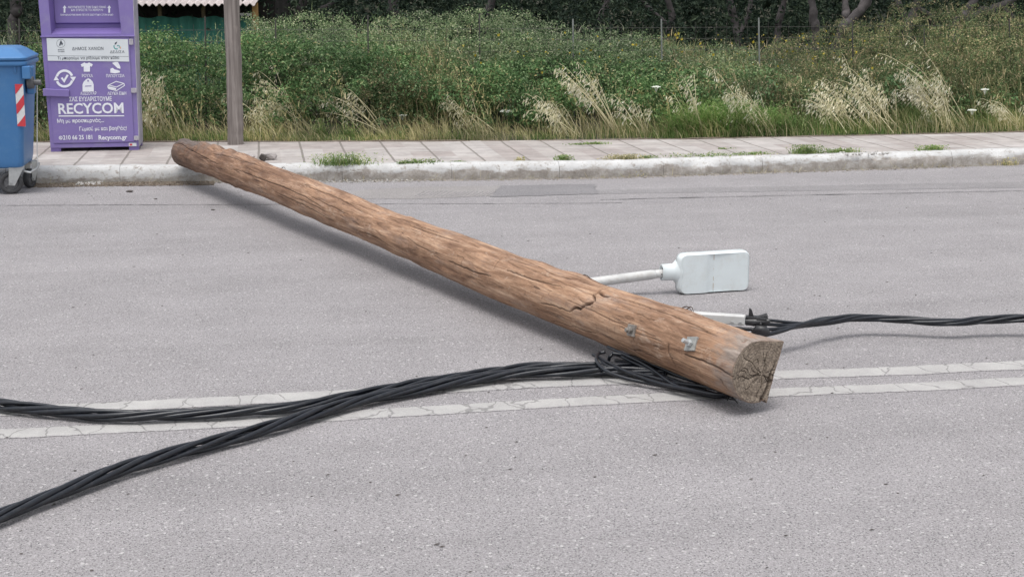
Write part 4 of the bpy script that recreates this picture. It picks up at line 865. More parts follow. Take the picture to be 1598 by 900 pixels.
# striped patch
c = [wl(23.7, 131.3, -.056), wl(36.5, 131.3, -.056), wl(40.5, 197.6, -.05), wl(27.5, 197, -.05)]
lerp = lambda a, b, t: a+(b-a)*t
def yf(z): return -.03-.042*max(0, min(1, (z-zb1)/(zt1-zb1)))-.0015
st = MB(); Hn = 12
def sp_(u_, t): q = lerp(lerp(c[0], c[1], u_), lerp(c[3], c[2], u_), t); return (q[0], yf(q[2])-.006, q[2])
bg_ = MB(); bg_.poly([sp_(0, 0), sp_(1, 0), sp_(1, 1), sp_(0, 1)]); patch_o = bg_.build('striped_patch', M['white_film'], wb, local=True)
def sp2(u_, t): q = sp_(u_, min(1, max(0, t))); return (q[0], q[1]-.0015, q[2])
rd_ = MB()
for t0, t1 in ((-.16, .12), (.36, .60), (.84, 1.1)):
    for i in range(8):
        ua_, ub_ = i/8, (i+1)/8; s0 = lambda u_: -.24*u_**1.1+.12
        rd_.poly([sp2(ua_, t0+s0(ua_)), sp2(ub_, t0+s0(ub_)), sp2(ub_, t1+s0(ub_)), sp2(ua_, t1+s0(ua_))])
rd_.build('red_stripe', M['red'], patch_o, local=True)
MB().box(wl(24, 110, -.07)[0]-.006, wl(24, 110, -.07)[0]+.006, -.085, -.06, wl(24, 114, -.07)[2], zt1-.01).build('water_spout', M['blue'], wb, local=True, bevel=.003)
# castors
def castor(x, y, rz, rw=.098):
    Mx = Matrix.Translation((x, y, 0)) @ Matrix.Rotation(rz, 4, 'Z'); f = lambda *p: tuple(Mx @ Vector(p))
    fk = MB(); sp_r = zb1+.005
    for s in (-1, 1):
        fk.hexa([f(-.02, s*.034-.003, rw-.02), f(.03, s*.034-.003, rw-.025), f(-.02, s*.034+.003, rw-.02), f(.03, s*.034+.003, rw-.025),
                 f(-.01, s*.034-.003, sp_r-.02), f(.11, s*.034-.003, sp_r-.02), f(-.01, s*.034+.003, sp_r-.02), f(.11, s*.034+.003, sp_r-.02)])
    fk.hexa([f(-.01, -.036, sp_r-.022), f(.11, -.036, sp_r-.022), f(-.01, .036, sp_r-.022), f(.11, .036, sp_r-.022), f(-.01, -.036, sp_r-.006), f(.11, -.036, sp_r-.006), f(-.01, .036, sp_r-.006), f(.11, .036, sp_r-.006)])
    fk.tube([f(0, -.045, rw), f(0, .045, rw)], .012, 10)
    fork = fk.build('castor', M['galv'], wb, local=True, bevel=.002)
    tw = MB(); pr = [(.6, -.022), (.92, -.024), (1, -.014), (1, .014), (.92, .024), (.6, .022)]; K = 32
    V = [f(rw*a*math.cos(2*math.pi*k/K), y_, rw+rw*a*math.sin(2*math.pi*k/K)) for (a, y_) in pr for k in range(K)]
    tw.add(V, [(j*K+k, j*K+(k+1) % K, (j+1) % 6*K+(k+1) % K, (j+1) % 6*K+k) for j in range(6) for k in range(K)]); tw.build('tyre', M['rubber'], fork, local=True, smooth=True)
    h = MB()
    V = [f(rw*a*math.cos(2*math.pi*k/K), y_, rw+rw*a*math.sin(2*math.pi*k/K)) for (a, y_) in ((.62, -.016), (.2, -.02), (.2, .02), (.62, .016)) for k in range(K)]
    h.add(V, [(j*K+k, j*K+(k+1) % K, (j+1) % 4*K+(k+1) % K, (j+1) % 4*K+k) for j in range(4) for k in range(K)])
    for k in range(5): a = k*2*math.pi/5; h.tube([f(.02*math.cos(a), -.021, rw+.02*math.sin(a)), f(.058*math.cos(a), -.019, rw+.058*math.sin(a))], .006, 5)
    h.build('wheel_hub', M['grey_plastic'], fork, local=True)
castor(0, .02, math.radians(8)); castor(.10, .38, math.radians(70), .085); castor(-.85, .02, .1); castor(-.85, .38, .6)
pd0 = wl(58, 130, .1); pd1 = wl(59.5, 262, .0)
MB().tube([(xr1+.07, .1, z_), (xr1+.035, .05, zb1+.1), (xr1+.04, .03, zb1-.01)], .0045, 6).build('pedal_rod', M['arm'], wb, local=True)
MB().tube(smooth_path([(.05, .05, zb1-.03), (.16, .03, zb1-.055), (xr1-.02, .03, zb1-.05), (xr1+.03, .03, zb1-.02), (xr1+.05, .03, zb1+.03)], 16), .010, 8).build('pedal_bar', M['galv'], wb, local=True)

# ------------------------------------------------------------------ the fallen pole
A0 = P(285, 237.5, .275); A1 = P(1183, 580.5, .185)
ax = A1-A0; LEN = np.linalg.norm(ax); ax /= LEN
e1 = np.cross(ax, Z); e1 /= np.linalg.norm(e1); e2 = np.cross(e1, ax)          # e1 horizontal, e2 up
NS, NT = 1180, 250
S = np.linspace(0, LEN, NS); TH = np.linspace(0, 2*math.pi, NT, endpoint=False)
RAD = np.interp(S/LEN, [0, .03, .15, .35, .55, .75, .9, 1], [.122, .126, .128, .131, .128, .136, .140, .138])
bow = np.interp(S/LEN, [0, .2, .35, .6, .8, .92, 1], [0, .030, .022, .0, -.006, .006, 0]); bow = np.convolve(np.pad(bow, 60, mode='edge'), np.ones(121)/121, 'valid')
CEN = A0+ax*S[:, None]+e2*bow[:, None]
lat = np.random.default_rng(5).random((700, 64))
def n2(s, t, fs, ft, seed=0):
    q = s*fs+seed*17.3; k = int(ft); r = t/(2*math.pi)*k; i = np.floor(q).astype(int); j = np.floor(r).astype(int); a = q-i; b = r-j; a = a*a*(3-2*a); b = b*b*(3-2*b)
    g = lambda ii, jj: lat[ii % 700, (jj % k+seed*7) % 64]
    return ((g(i, j)*(1-a)+g(i+1, j)*a)*(1-b)+(g(i, j+1)*(1-a)+g(i+1, j+1)*a)*b)*2-1
SS, TT = np.meshgrid(S, TH, indexing='ij')
disp = n2(SS, TT, 1.6, 4, 1)*.008+n2(SS, TT, 5, 7, 2)*.0038+n2(SS, TT, 6, 30, 3)*.0014+n2(SS, TT, 30, 40, 4)*.0009
disp += np.exp(-(((TT-math.pi*.5+.2)/.7)**2))*np.clip(2.2-SS, 0, 1.2)*np.clip(SS*1.5, .3, 1)*(n2(SS, TT, 9, 9, 5)*.022+n2(SS, TT, 22, 20, 6)*.008+.014)       # ragged bark ridge by the butt
rgp = random.Random(3)
for _ in range(60):   # knots and low swellings
    s0, t0, a = rgp.uniform(.1, LEN-.2), rgp.uniform(0, 2*math.pi), rgp.uniform(.002, .008)
    dt = (TT-t0+math.pi) % (2*math.pi)-math.pi; disp += a*np.exp(-((SS-s0)/rgp.uniform(.03, .09))**2-(dt*.13/rgp.uniform(.015, .035))**2)
def surf(s_idx, th, extra=0.): pass
base = CEN[:, None, :]+(np.cos(TT)[..., None]*e1+np.sin(TT)[..., None]*e2)*(RAD[:, None]+disp)[..., None]
rel = base-EYE; dep = rel@_D; PXX = 799+FPX*(rel@_R)/dep; PYY = 450-FPX*(rel@_U)/dep
nrm_r = np.cos(TT)[..., None]*e1+np.sin(TT)[..., None]*e2
facing = (nrm_r*rel).sum(-1) < 0
def hit(px, py):
    d = (PXX-px)**2+(PYY-py)**2+np.where(facing, 0, 1e9); i = np.unravel_index(np.argmin(d), d.shape); return S[i[0]], TH[i[1]]
gro = np.zeros_like(SS)
def groove(pts, wd, depth, jitter=0., g=1.0):
    global disp
    pts = [np.array(p) for p in pts]; fine = []
    for a, b in zip(pts[:-1], pts[1:]):
        L_ = math.hypot(b[0]-a[0], (b[1]-a[1])*.13); m = max(2, int(L_/.02))
        for k in range(m): fine.append(a+(b-a)*k/m+np.array([rgp.gauss(0, 1)*jitter, rgp.gauss(0, 1)*jitter/.13]))
    fine.append(pts[-1]); fine = np.array(fine)
    s0, s1 = fine[:, 0].min()-.03, fine[:, 0].max()+.03; i0, i1 = np.searchsorted(S, s0), np.searchsorted(S, s1)
    if i1 <= i0: return
    ss, tt = SS[i0:i1], TT[i0:i1]; best = np.full(ss.shape, 9.); tot = len(fine)-1
    for k in range(tot):
        a, b = fine[k], fine[k+1]; ax_, ay_ = a[0], 0.; bx_, by_ = b[0]-a[0], ((b[1]-a[1]+math.pi) % (2*math.pi)-math.pi)*.13
        qx = ss-ax_; qy = ((tt-a[1]+math.pi) % (2*math.pi)-math.pi)*.13; L2 = bx_*bx_+by_*by_+1e-12
        t = np.clip((qx*bx_+qy*by_)/L2, 0, 1); fr_ = (k+t)/tot; taper = np.minimum(1, np.minimum(fr_, 1-fr_)*6+.25)
        best = np.minimum(best, np.hypot(qx-t*bx_, qy-t*by_)/taper)
    gg = np.clip(1-best/wd, 0, 1); gg = gg*gg*(3-2*gg); disp[i0:i1] -= gg*depth; gro[i0:i1] = np.maximum(gro[i0:i1], gg*g)
def gpx(pp, wd, depth, jitter=.0015, g=1.0):
    hp = np.array([hit(*p) for p in pp]); hp[:, 1] = np.unwrap(hp[:, 1]); groove(hp, wd, depth, jitter, g)
gpx([(889, 487), (897, 480), (905, 482), (912, 476), (924, 472), (928, 468), (927, 460), (933, 457), (936, 452), (944, 450), (950, 450)], .010, .022, .002, 1)
gpx([(934, 456), (940, 460), (952, 463)], .008, .015, .0015, 1)
gpx([(845, 473), (860, 476), (889, 487)], .005, .008, .0015, .8)
for pp in ([(778, 388), (811, 404), (845, 418), (867, 430), (895, 436), (925, 440)], [(962, 463), (1000, 475), (1047, 491), (1089, 508), (1108, 520)],
           [(1068, 552), (1100, 565), (1120, 572), (1148, 588)], [(1044, 536), (1043, 550), (1054, 570)], [(272, 223), (284, 225), (293, 232), (310, 241), (332, 252)], [(368, 264), (400, 277), (443, 292), (475, 307), (500, 322)],
           [(470, 286), (485, 293), (520, 306), (556, 324)], [(560, 360), (590, 372), (622, 392)], [(700, 408), (740, 425), (766, 431)], [(640, 352), (680, 366), (716, 378)], [(430, 300), (470, 318), (520, 344)],
           [(985, 545), (1000, 548), (1030, 562)], [(860, 500), (900, 512), (930, 520)], [(330, 240), (380, 252), (410, 262)], [(600, 335), (650, 350), (690, 366)], [(790, 420), (830, 436), (880, 448)]):
    gpx(pp, .0048, .009, .0012, .95)
gpx([(770, 420), (778, 408), (783, 402)], .005, .006, .001, .8); gpx([(720, 418), (720, 410), (723, 403)], .005, .006, .001, .8); gpx([(604, 389), (606, 396), (612, 402)], .006, .008); gpx([(1124, 592), (1128, 600), (1136, 606)], .006, .008)
for _ in range(230):
    s0 = rgp.uniform(0, LEN); L_ = rgp.choice([.1, .15, .25, .4, .7])*rgp.uniform(.6, 1.3); t0 = rgp.uniform(0, 2*math.pi); sl_ = rgp.gauss(-.12, .12); k = max(3, int(L_/.07))
    groove([(s0+L_*i/k, t0+sl_*i/k*L_*2+rgp.gauss(0, .02)) for i in range(k+1)], rgp.uniform(.003, .0045), rgp.uniform(.003, .006), .0008, rgp.uniform(.4, .8))
for (x_, y_, a_, ws, wt) in ((905, 430, .016, .14, .045), (1068, 484, .010, .10, .04), (845, 408, .008, .12, .05), (640, 345, .008, .15, .05), (400, 258, .012, .12, .05), (540, 340, .006, .05, .03), (1000, 520, .006, .06, .03)):
    q_ = hit(x_, y_); dt = (TT-q_[1]+math.pi) % (2*math.pi)-math.pi; disp += a_*np.exp(-((SS-q_[0])/ws)**2-(dt*.13/wt)**2)
kh = hit(1160, 531); dt = (TT-kh[1]+math.pi) % (2*math.pi)-math.pi
kn = np.clip(1-np.hypot((SS-kh[0])/.022, dt*.13/.016), 0, 1); disp -= kn*.02
# rounded, broken butt
sh = np.clip(1-S/.07, 0, 1); fac = np.sqrt(np.clip(1-sh**2*.75, 0, 1))
endr = np.clip(1-(LEN-S)/.006, 0, 1)*.0025
Rr = (RAD[:, None]+disp)*fac[:, None]-endr[:, None]
flat = np.cos(TT-math.radians(180)); Rr = Rr
tr_k = np.clip(1-(LEN-SS)/.5, 0, 1)**1.1; ct, st_t = np.cos(TT), np.sin(TT)
den1 = -.137*ct+.99*st_t; den2 = -.956*ct-.294*st_t
r_top = np.where(den1 > .2, .1376/np.maximum(den1, .2), 9); r_ch = np.where(den2 > .2, .0965/np.maximum(den2, .2), 9)
inside = (TT > math.pi/2) & (TT < math.radians(250)); r_f = np.where(inside, np.minimum(np.minimum(r_top, r_ch), .180), .138)
Rr = Rr*(1-tr_k)+(r_f+(disp-endr[:, None]))*tr_k
V = CEN[:, None, :]+nrm_r*Rr[..., None]
wv = np.stack([SS, np.cos(TT)*.13, np.sin(TT)*.13], -1)
wea = np.clip(1-(LEN-SS-.02)/.34, 0, 1)*.62+np.clip(1-(SS)/1.9, 0, 1)*(.35+.5*np.exp(-((TT-math.pi/2)/.9)**2))
Vs = [V.reshape(-1, 3)]; AT = [wv.reshape(-1, 3)]; WE = [wea.ravel()]; GR = [np.clip(gro, 0, 1).ravel()]; CU = [np.zeros(NS*NT)]
idx = lambda i, j: i*NT+j % NT
jj = np.arange(NT); F = [np.stack([i*NT+jj, (i+1)*NT+jj, (i+1)*NT+(jj+1) % NT, i*NT+(jj+1) % NT], 1) for i in range(NS-1)]
off = NS*NT
def cap(row, NR, outward, is_cut, off):
    """polar cap with checks"""
    rim = Vs[0].reshape(NS, NT, 3)[row]; cen = rim.mean(0); out_v, out_a, out_g = [], [], []
    for k in range(1, NR+1):
        t = 1-k/(NR+.4); p = cen+(rim-cen)*t; x = (p-cen)@e1; y = (p-cen)@e2
        gr = np.zeros(NT)
        if is_cut:
            for (a0, r0, r1, w_, wob) in checks:
                rr = np.hypot(x-hx, y-hy); an = np.arctan2(y-hy, x-hx); an2 = (an-a0-wob*np.sin(rr*70+a0*3)+math.pi) % (2*math.pi)-math.pi
                d = np.abs(an2)*rr; m_ = (rr > r0) & (rr < r1); gr = np.maximum(gr, np.where(m_, np.clip(1-d/w_, 0, 1), 0))
            d = np.abs(x+.080+(y+.02)*.36+.004*np.sin(y*60)); wq = np.clip((.035-y)*.07, .001, .0085); gr = np.maximum(gr, np.where(y < .035, np.clip(1.5-d/wq, 0, 1), 0))
        z = -gr*.02+sm_noise(x*1.0+y*.7, 60, 3)*.0015+sm_noise(y-x*.3, 45, 4)*.0015
        if not is_cut: z = -(1-t)*.0+sm_noise(x, 25, 3)*.012+.03*(1-t*t)
        p = p+outward*z[:, None]; out_v.append(p); out_a.append(np.stack([np.full(NT, S[row]), x, y], 1)); out_g.append(gr)
    Vs.append(np.concatenate(out_v)); AT.append(np.concatenate(out_a)); GR.append(np.concatenate(out_g)*.7); m = NR*NT
    WE.append(np.full(m, .0 if is_cut else .6)); CU.append(np.full(m, 1. if is_cut else .0))
    prev = row*NT+jj
    for k in range(NR):
        cur = off+k*NT+jj; a, b = prev, cur
        q = np.stack([a, b, np.roll(b, -1), np.roll(a, -1)], 1); F.append(q if is_cut else q[:, ::-1]); prev = cur
    return off+m
hx, hy, split_x = -.03, -.02, .0
rc = random.Random(9)
checks = [(rc.uniform(0, 2*math.pi), rc.uniform(.0, .05), rc.uniform(.07, .16), rc.uniform(.0010, .0022), rc.uniform(.05, .22)) for _ in range(17)]
split_x = -.085
off = cap(NS-1, 46, ax, True, off); off = cap(0, 16, -ax, False, off)
pole = empty('utility_pole', (A0+A1)/2*[1, 1, 0]); tag(pole, 'long stripped brown wooden utility pole lying cracked across the road', 'utility pole')
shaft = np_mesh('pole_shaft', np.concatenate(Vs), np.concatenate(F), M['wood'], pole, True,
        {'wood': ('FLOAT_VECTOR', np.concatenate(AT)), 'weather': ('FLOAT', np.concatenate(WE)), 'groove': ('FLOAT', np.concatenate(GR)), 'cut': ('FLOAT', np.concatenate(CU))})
def on_pole(px, py, extra=0.):
    s_, t_ = hit(px, py); i = int(np.argmin(abs(S-s_))); nr_ = math.cos(t_)*e1+math.sin(t_)*e2; tg = -math.sin(t_)*e1+math.cos(t_)*e2
    return CEN[i]+nr_*(RAD[i]+extra), nr_, tg
def plate_bolt(px, py, sz, rot, mat, stub):
    c_, nr_, tg = on_pole(px, py, .004); Mx = Matrix((Vector(ax), Vector(tg), Vector(nr_))).transposed().to_4x4(); Mx.translation = Vector(c_); Mx = Mx @ Matrix.Rotation(rot, 4, 'Z')
    p_ = MB().box(-sz, sz, -sz, sz, -.02, .010, Mx).build('washer_plate', M['galv_dull'] if mat else M['plate_old'], pole, bevel=.002)
    h = MB(); hexp = [(.017*math.cos(k*math.pi/3), .017*math.sin(k*math.pi/3)) for k in range(6)]
    V = [tuple(Mx @ Vector((x, y, z))) for z in (.010, .026) for x, y in hexp]; h.add(V, [tuple((k, (k+1) % 6, 6+(k+1) % 6, 6+k)) for k in range(6)]+[(5, 4, 3, 2, 1, 0), (6, 7, 8, 9, 10, 11)])
    h.tube([tuple(Mx @ Vector((0, 0, .02))), tuple(Mx @ Vector((-.003, 0, .02+stub)))], .010, 12)
    h.build('bolt', M['galv_dull'] if mat else M['galv'], p_, bevel=.0015)
plate_bolt(987, 516, .027, .1, True, .018); plate_bolt(1079, 536, .032, .25, False, .035)
c_, nr_, tg = on_pole(1161, 531, -.012); s5 = smooth_path([c_-ax*.022, c_+tg*.013, c_+ax*.022], 5)
kn_o = MB(); V = [c_+(ax*math.cos(a)*.020+tg*math.sin(a)*.013) for a in np.linspace(0, 2*math.pi, 18, endpoint=False)]; kn_o.add(V+[c_+nr_*.008], [(k, (k+1) % 18, 18) for k in range(18)])
kn_o.build('knot', paint('red_brown_knot', (.16, .05, .025), .7, .3, 30), pole, smooth=True)
# splinters standing off the bark
for (x, y, L_, up) in ((1062, 481, .09, .02), (1070, 484, .06, .025), (905, 431, .10, .012), (440, 262, .08, .015), (358, 240, .07, .02)):
    s_, t_ = hit(x, y); i = int(np.argmin(abs(S-s_))); nr_ = math.cos(t_)*e1+math.sin(t_)*e2; a = CEN[i]+nr_*(RAD[i]+.002); spn = MB()
    spn.tube(smooth_path([a, a+ax*L_*.5+nr_*up, a+ax*L_+nr_*up*.2], 8), [.003, .003, .003, .0025, .002, .002, .0015, .001], 5)
    spn.build('splinter', M['splinter'], pole)
# cable bracket bolted on the far side, near the end
K0 = P(1050, 492, .215); K1_ = P(1163, 497.5, .215); kd = K1_-K0; kd /= np.linalg.norm(kd); ks = np.cross(kd, Z); ks /= np.linalg.norm(ks)
Mx = Matrix((Vector(kd), Vector(-ks), Vector(Z))).transposed().to_4x4(); Mx.translation = Vector(K1_)
LB = np.linalg.norm(K1_-K0)+.15
br_ = MB(); br_.hexa([tuple(Mx @ Vector(p)) for p in [(-LB, -.028, -.012), (0, -.022, -.030), (-LB, .028, -.012), (0, .022, -.030), (-LB, -.028, .026), (0, -.022, .018), (-LB, .028, .026), (0, .022, .018)]])
bra = br_.build('cable_bracket', M['arm'], pole, bevel=.006, seg=3)
for x in (-.06, -.022): MB().tube([tuple(Mx @ Vector((x, -.022, -.018))), tuple(Mx @ Vector((x, -.034, -.018)))], .010, 6).build('bolt', M['galv'], bra)

# ------------------------------------------------------------------ street lamp lying beside the pole
LH = P(1112, 457, 0); ha = math.radians(13)
lx = np.array([math.cos(ha), math.sin(ha), 0]); ly = np.array([-math.sin(ha), math.cos(ha), 0])
lamp = empty('street_lamp', LH, ha); tag(lamp, 'fallen street lamp with pale grey flat head lying on its edge behind the pole', 'street lamp')
def ll(px, py, d=0.): q = PL(px, py, LH+ly*d, ly)-LH; return np.dot(q, lx), q[2]
xl_, xr_ = ll(1058, 430)[0], ll(1171, 430)[0]; zt_ = ll(1112, 394)[1]; hh_ = zt_-.003
def rrect(x0, x1, z0, z1, r, y, k=7, skew=0.):
    out = []
    for (cx, cz, a0) in ((x1-r, z0+r, -90), (x1-r, z1-r, 0), (x0+r, z1-r, 90), (x0+r, z0+r, 180)):
        for i in range(k+1): a = math.radians(a0+90*i/k); xx, zz = cx+r*math.cos(a), cz+r*math.sin(a); out.append((xx, y+skew*np.interp(xx, [x0, x0+(x1-x0)*.30, x0+(x1-x0)*.47, x1], [1, 1, 0, 0]), zz))
    return out
def zlo(x): return .003
h = MB()
R_ = []
W_ = xr_-xl_
for (ins, y, r) in ((.040, .088, .03), (.016, .084, .035), (.0, .066, .04), (.0, .035, .04), (.004, .018, .04), (.012, .008, .036), (.016, .004, .033), (.020, .003, .03)):
    R_.append(rrect(xl_+ins*.8, xr_-ins*.5, .003+ins*.35, zt_-ins*.45, r, y, skew=-.022 if y < .1 else 0))
loft(h, R_, True, False)
# front skin with its bend: grid fan between ordered rings
last = R_[-1]; n_ = len(last); 
G = 26; gx0, gx1 = xl_+.016, xr_-.010
inner = rrect(xl_+.036, xr_-.026, .012, zt_-.012, .022, .0035, skew=-.022)
# sweep the cap as horizontal slices so that the bend keeps its shape
h.build('head_housing', M['lamp'], lamp, local=True, smooth=True)
capm = MB(); cols = np.linspace(0, 1, 60)
x0c, x1c, z0c, z1c, rc_ = xl_+.014, xr_-.008, .007, zt_-.007, .036
V = []
for t in cols:
    x = x0c+(x1c-x0c)*t; dx = min(x-x0c, x1c-x); cut = rc_-math.sqrt(max(0, rc_**2-(rc_-dx)**2)) if dx < rc_ else 0
    yb = .003-.022*float(np.interp(t, [0, .30, .36, .42, .47, 1], [1, 1, .86, .3, .05, 0])); yb += .004*(min(1, dx/.012)-1)*-1
    for kz in range(9): V.append((x, yb-.001, z0c+cut+(z1c-z0c-2*cut)*kz/8))
capm.add(V, [(i*9+k, (i+1)*9+k, (i+1)*9+k+1, i*9+k+1) for i in range(59) for k in range(8)])
cp_ = capm.build('head_cover', M['lamp'], lamp, local=True, smooth=True)
xs_ = xl_+.016+(x1c-x0c)*.475; sm = MB()
for (z0_, z1_, w_) in ((zt_-.045, zt_-.012, .002), (.075, .10, .0016), (.03, .06, .0022), (.012, .03, .0014), (.14, .15, .001)):
    sm = MB(); sm.poly([(xs_-w_, -.0002, z0_), (xs_+w_*1.4, -.0002, z0_), (xs_+w_, -.0002, z1_), (xs_-w_*1.2, -.0002, z1_)])
    sm.build('rust_streak', M['lamp_stain'], cp_, local=True)
for zz_ in (.05, zt_-.05): MB().box(xr_-.004, xr_+.004, .028, .046, zz_-.012, zz_+.012).build('cover_clip', M['galv_dull'], lamp, local=True, bevel=.002)
seam = MB(); loft(seam, [rrect(xl_-.0006, xr_+.0006, .0025, zt_+.0006, .04, .033), rrect(xl_-.0006, xr_+.0006, .0025, zt_+.0006, .04, .036)], False, False); seam.build('cover_seam', M['grey_plastic'], lamp, local=True)
# neck and socket
zn = ll(1045, 427)[1]; xn = ll(1036, 427)[0]; zc_ = (zt_)/2+.004; zn = max(.07, zn)
nk = MB(); NP = [(xl_+.022, .085, .0), (xl_+.002, .070, .0), (xl_-.010, .056, 0), (xl_-.02, .050, 0), (xn, .049, 0), (xn, .042, 0), (xl_+.0, .034, 0)]
K = 28; V = [(x, .045+r*.8*math.cos(2*math.pi*k/K), zn+r*math.sin(2*math.pi*k/K)) for (x, r, _) in NP for k in range(K)]
nk.add(V, [(j*K+k, j*K+(k+1) % K, (j+1)*K+(k+1) % K, (j+1)*K+k) for j in range(len(NP)-1) for k in range(K)]+[tuple((len(NP)-1)*K+k for k in range(K))]); nk.build('socket', M['lamp'], lamp, local=True, smooth=True)
inr = MB().tube([(xn+.012, .045, zn), (xn+.03, .045, zn)], .032, 20); inr.build('socket_shade_plug', M['dark'], lamp, local=True)  # solid dark plug, the shade inside the socket put in as colour
sc_w = LH+lx*xn+ly*.045+Z*zn
a_end = LH+lx*(xn+.02)+ly*.045+Z*(zn-.004)
a_mid = PL(925, 440.5, LH+ly*.06, ly); a_far = a_end+(a_mid-a_end)*1.95; a_far = a_far
ar = MB(); ar.tube([a_end, a_end+(a_mid-a_end)*.13], .0245, 18); ar.tube([a_end+(a_mid-a_end)*.13, a_end+(a_mid-a_end)*.19, a_mid, a_far], [.0245, .0285, .0285, .0285], 18)
arm_o = ar.build('arm', M['arm'], lamp, smooth=False, bevel=.001); 
for p in arm_o.data.polygons: p.use_smooth = len(p.vertices) == 4
pq = a_end+(a_mid-a_end)*.055; MB().tube([pq-N*.024, pq-N*.0252], .004, 8).build('screw_hole_shade', M['dark'], arm_o)  # flat dark disc, the shade of a screw hole painted on the tube

# ------------------------------------------------------------------ cables
def bundle(name, pts, zs_, strands, R_b, r_s, pitch, label, phase=0., fan=None, steps=260):
    """twisted strands along ground bearings pts; zs_ heights of the bundle centre"""
    C_ = smooth_path([P(x, y, z) for (x, y), z in zip(pts, zs_)], steps)
    d = np.r_[0, np.cumsum(np.linalg.norm(np.diff(C_, axis=0), axis=1))]
    root = empty(name, C_[steps//2]*[1, 1, 0]); tag(root, label, 'cable', None)
    tg = unit(np.gradient(C_, axis=0)); sd_ = unit(np.cross(tg, Z)); up = np.cross(sd_, tg)
    for k in range(strands):
        rr = 0 if (strands > 5 and k == 0) else R_b
        ph = phase+2*math.pi*k/strands+2*math.pi*d/pitch+.5*sm_noise(d, 1.1, 400+k)
        lr = rr*(1+.22*sm_noise(d, 1.7, 420+k)); p_ = C_+sd_*(lr*1.18*np.cos(ph))[:, None]+up*(lr*.82*np.sin(ph))[:, None]
        if fan is not None:
            w_ = np.clip(1-d/fan[1], 0, 1)**1.3; p_ = p_+np.array(fan[0][k])*w_[:, None]
        p_[:, 2] = np.maximum(p_[:, 2], r_s+.004)
        MB().tube(p_, r_s*(1.0 if k else .85), 10).build('cable_strand', M['cable'], root, smooth=True)
    return root
bundle('cable_bundle', [(-620, 590), (-330, 606), (-160, 612), (0, 631), (80, 640), (180, 648), (300, 645), (400, 639), (470, 633), (560, 617), (640, 600), (720, 588), (820, 574), (900, 572), (960, 573), (1030, 572)],
       [.034]*14+[.034, .034], 5, .0185, .0100, .95, 'upper twisted black cable bundle crossing the painted lines towards the pole')
bundle('cable_bundle', [(-420, 1010), (-140, 866), (0, 804), (100, 765), (200, 728), (300, 699), (400, 672), (480, 648), (560, 625), (640, 609), (720, 594), (800, 583), (880, 580), (950, 578), (1040, 584)],
       [.036]*13+[.034, .036], 5, .0190, .0102, 1.05, 'lower twisted black cable bundle sweeping down to the near left corner of the road', 1.0)
rt = bundle('cable_bundle', [(1110, 512), (1187, 510), (1240, 506), (1290, 500), (1340, 495.5), (1400, 498), (1480, 503), (1540, 499), (1598, 496), (1760, 492), (2100, 488)],
       [.13, .14, .13, .11, .10, .09, .085, .09, .10, .12, .2], 5, .0155, .0092, .85, 'twisted black cable bundle leaving the end bracket to the right', .4,
       fan=([(0, 0, .04), (0, .02, .02), (0, 0, .0), (.0, -.03, -.045), (.0, -.05, -.06)], .85))
# clamps at the bracket
cb_ = MB(); c0 = P(1177, 500, .205)
Mx2 = Mx.copy(); Mx2.translation = Vector(c0)
cb_.box(-.04, .03, -.02, .02, -.022, .022, Mx2); cb_.box(.01, .06, -.026, .016, -.012, .018, Mx2)
cb_.hexa([tuple(Mx2 @ Vector(p)) for p in [(-.028, -.006, .02), (-.002, -.006, .02), (-.028, .006, .02), (-.002, .006, .02), (-.026, -.004, .062), (-.014, -.004, .055), (-.026, .004, .062), (-.014, .004, .055)]])
cb_.tube([tuple(Mx2 @ Vector(p)) for p in [(-.05, -.01, -.004), (.0, -.012, -.006), (.075, -.014, .004)]], [.014, .02, .012], 12)
cb_.tube([tuple(Mx2 @ Vector(p)) for p in [(.018, .014, .01), (.062, .012, .02)]], [.013, .018], 10)
cb_.build('clamp', M['clamp'], rt, bevel=.003)
cb2 = MB(); c1 = P(1186, 517, .16); Mx3 = Mx.copy(); Mx3.translation = Vector(c1); cb2.tube([tuple(Mx3 @ Vector(p)) for p in [(-.035, 0, -.012), (-.01, 0, .008), (.02, 0, .006), (.04, 0, -.012)]], [.012, .026, .026, .014], 12); cb2.tube([tuple(Mx3 @ Vector(p)) for p in [(.002, 0, .02), (.002, 0, .045)]], .006, 8)
cb2.build('clamp', M['clamp'], rt, smooth=True)
# slack loops hanging under the pole's near end
lo = [([(948, 541), (981, 556), (1015, 574), (1052, 600), (1085, 610), (1118, 616), (1136, 616)], [.10, .085, .06, .045, .03, .03, .035]),
      ([(925, 553), (940, 561), (981, 581), (1030, 598), (1075, 607), (1110, 614), (1130, 615)], [.075, .065, .05, .04, .045, .045, .045]),
      ([(944, 549), (934, 552), (931, 562), (945, 578), (985, 592), (1050, 604), (1110, 618), (1134, 618)], [.085, .08, .075, .05, .03, .02, .018, .022]),
      ([(955, 551), (985, 556), (1022, 570), (1064, 588), (1105, 599), (1128, 608), (1137, 613)], [.09, .08, .065, .06, .06, .05, .045]),
      ([(950, 562), (952, 556), (962, 553), (990, 566), (1030, 585), (1090, 606), (1128, 618)], [.05, .07, .08, .06, .045, .03, .03]),
      ([(936, 560), (950, 572), (1000, 584), (1050, 596), (1100, 603), (1126, 610)], [.06, .05, .045, .04, .055, .055]),
      ([(960, 562), (1000, 568), (1050, 584), (1100, 600), (1132, 612)], [.03, .03, .03, .03, .02])]
ro = empty('cable_loop', P(1040, 600, 0)); tag(ro, 'slack black cable loops tied under the sawn end of the pole', 'cable')
for pp, zz in lo:
    MB().tube(smooth_path([P(x, y, z) for (x, y), z in zip(pp, zz)], 60), .0085, 9).build('cable_strand', M['cable'], ro, smooth=True)
tb = MB(); e_ = P(1136, 616, .03)
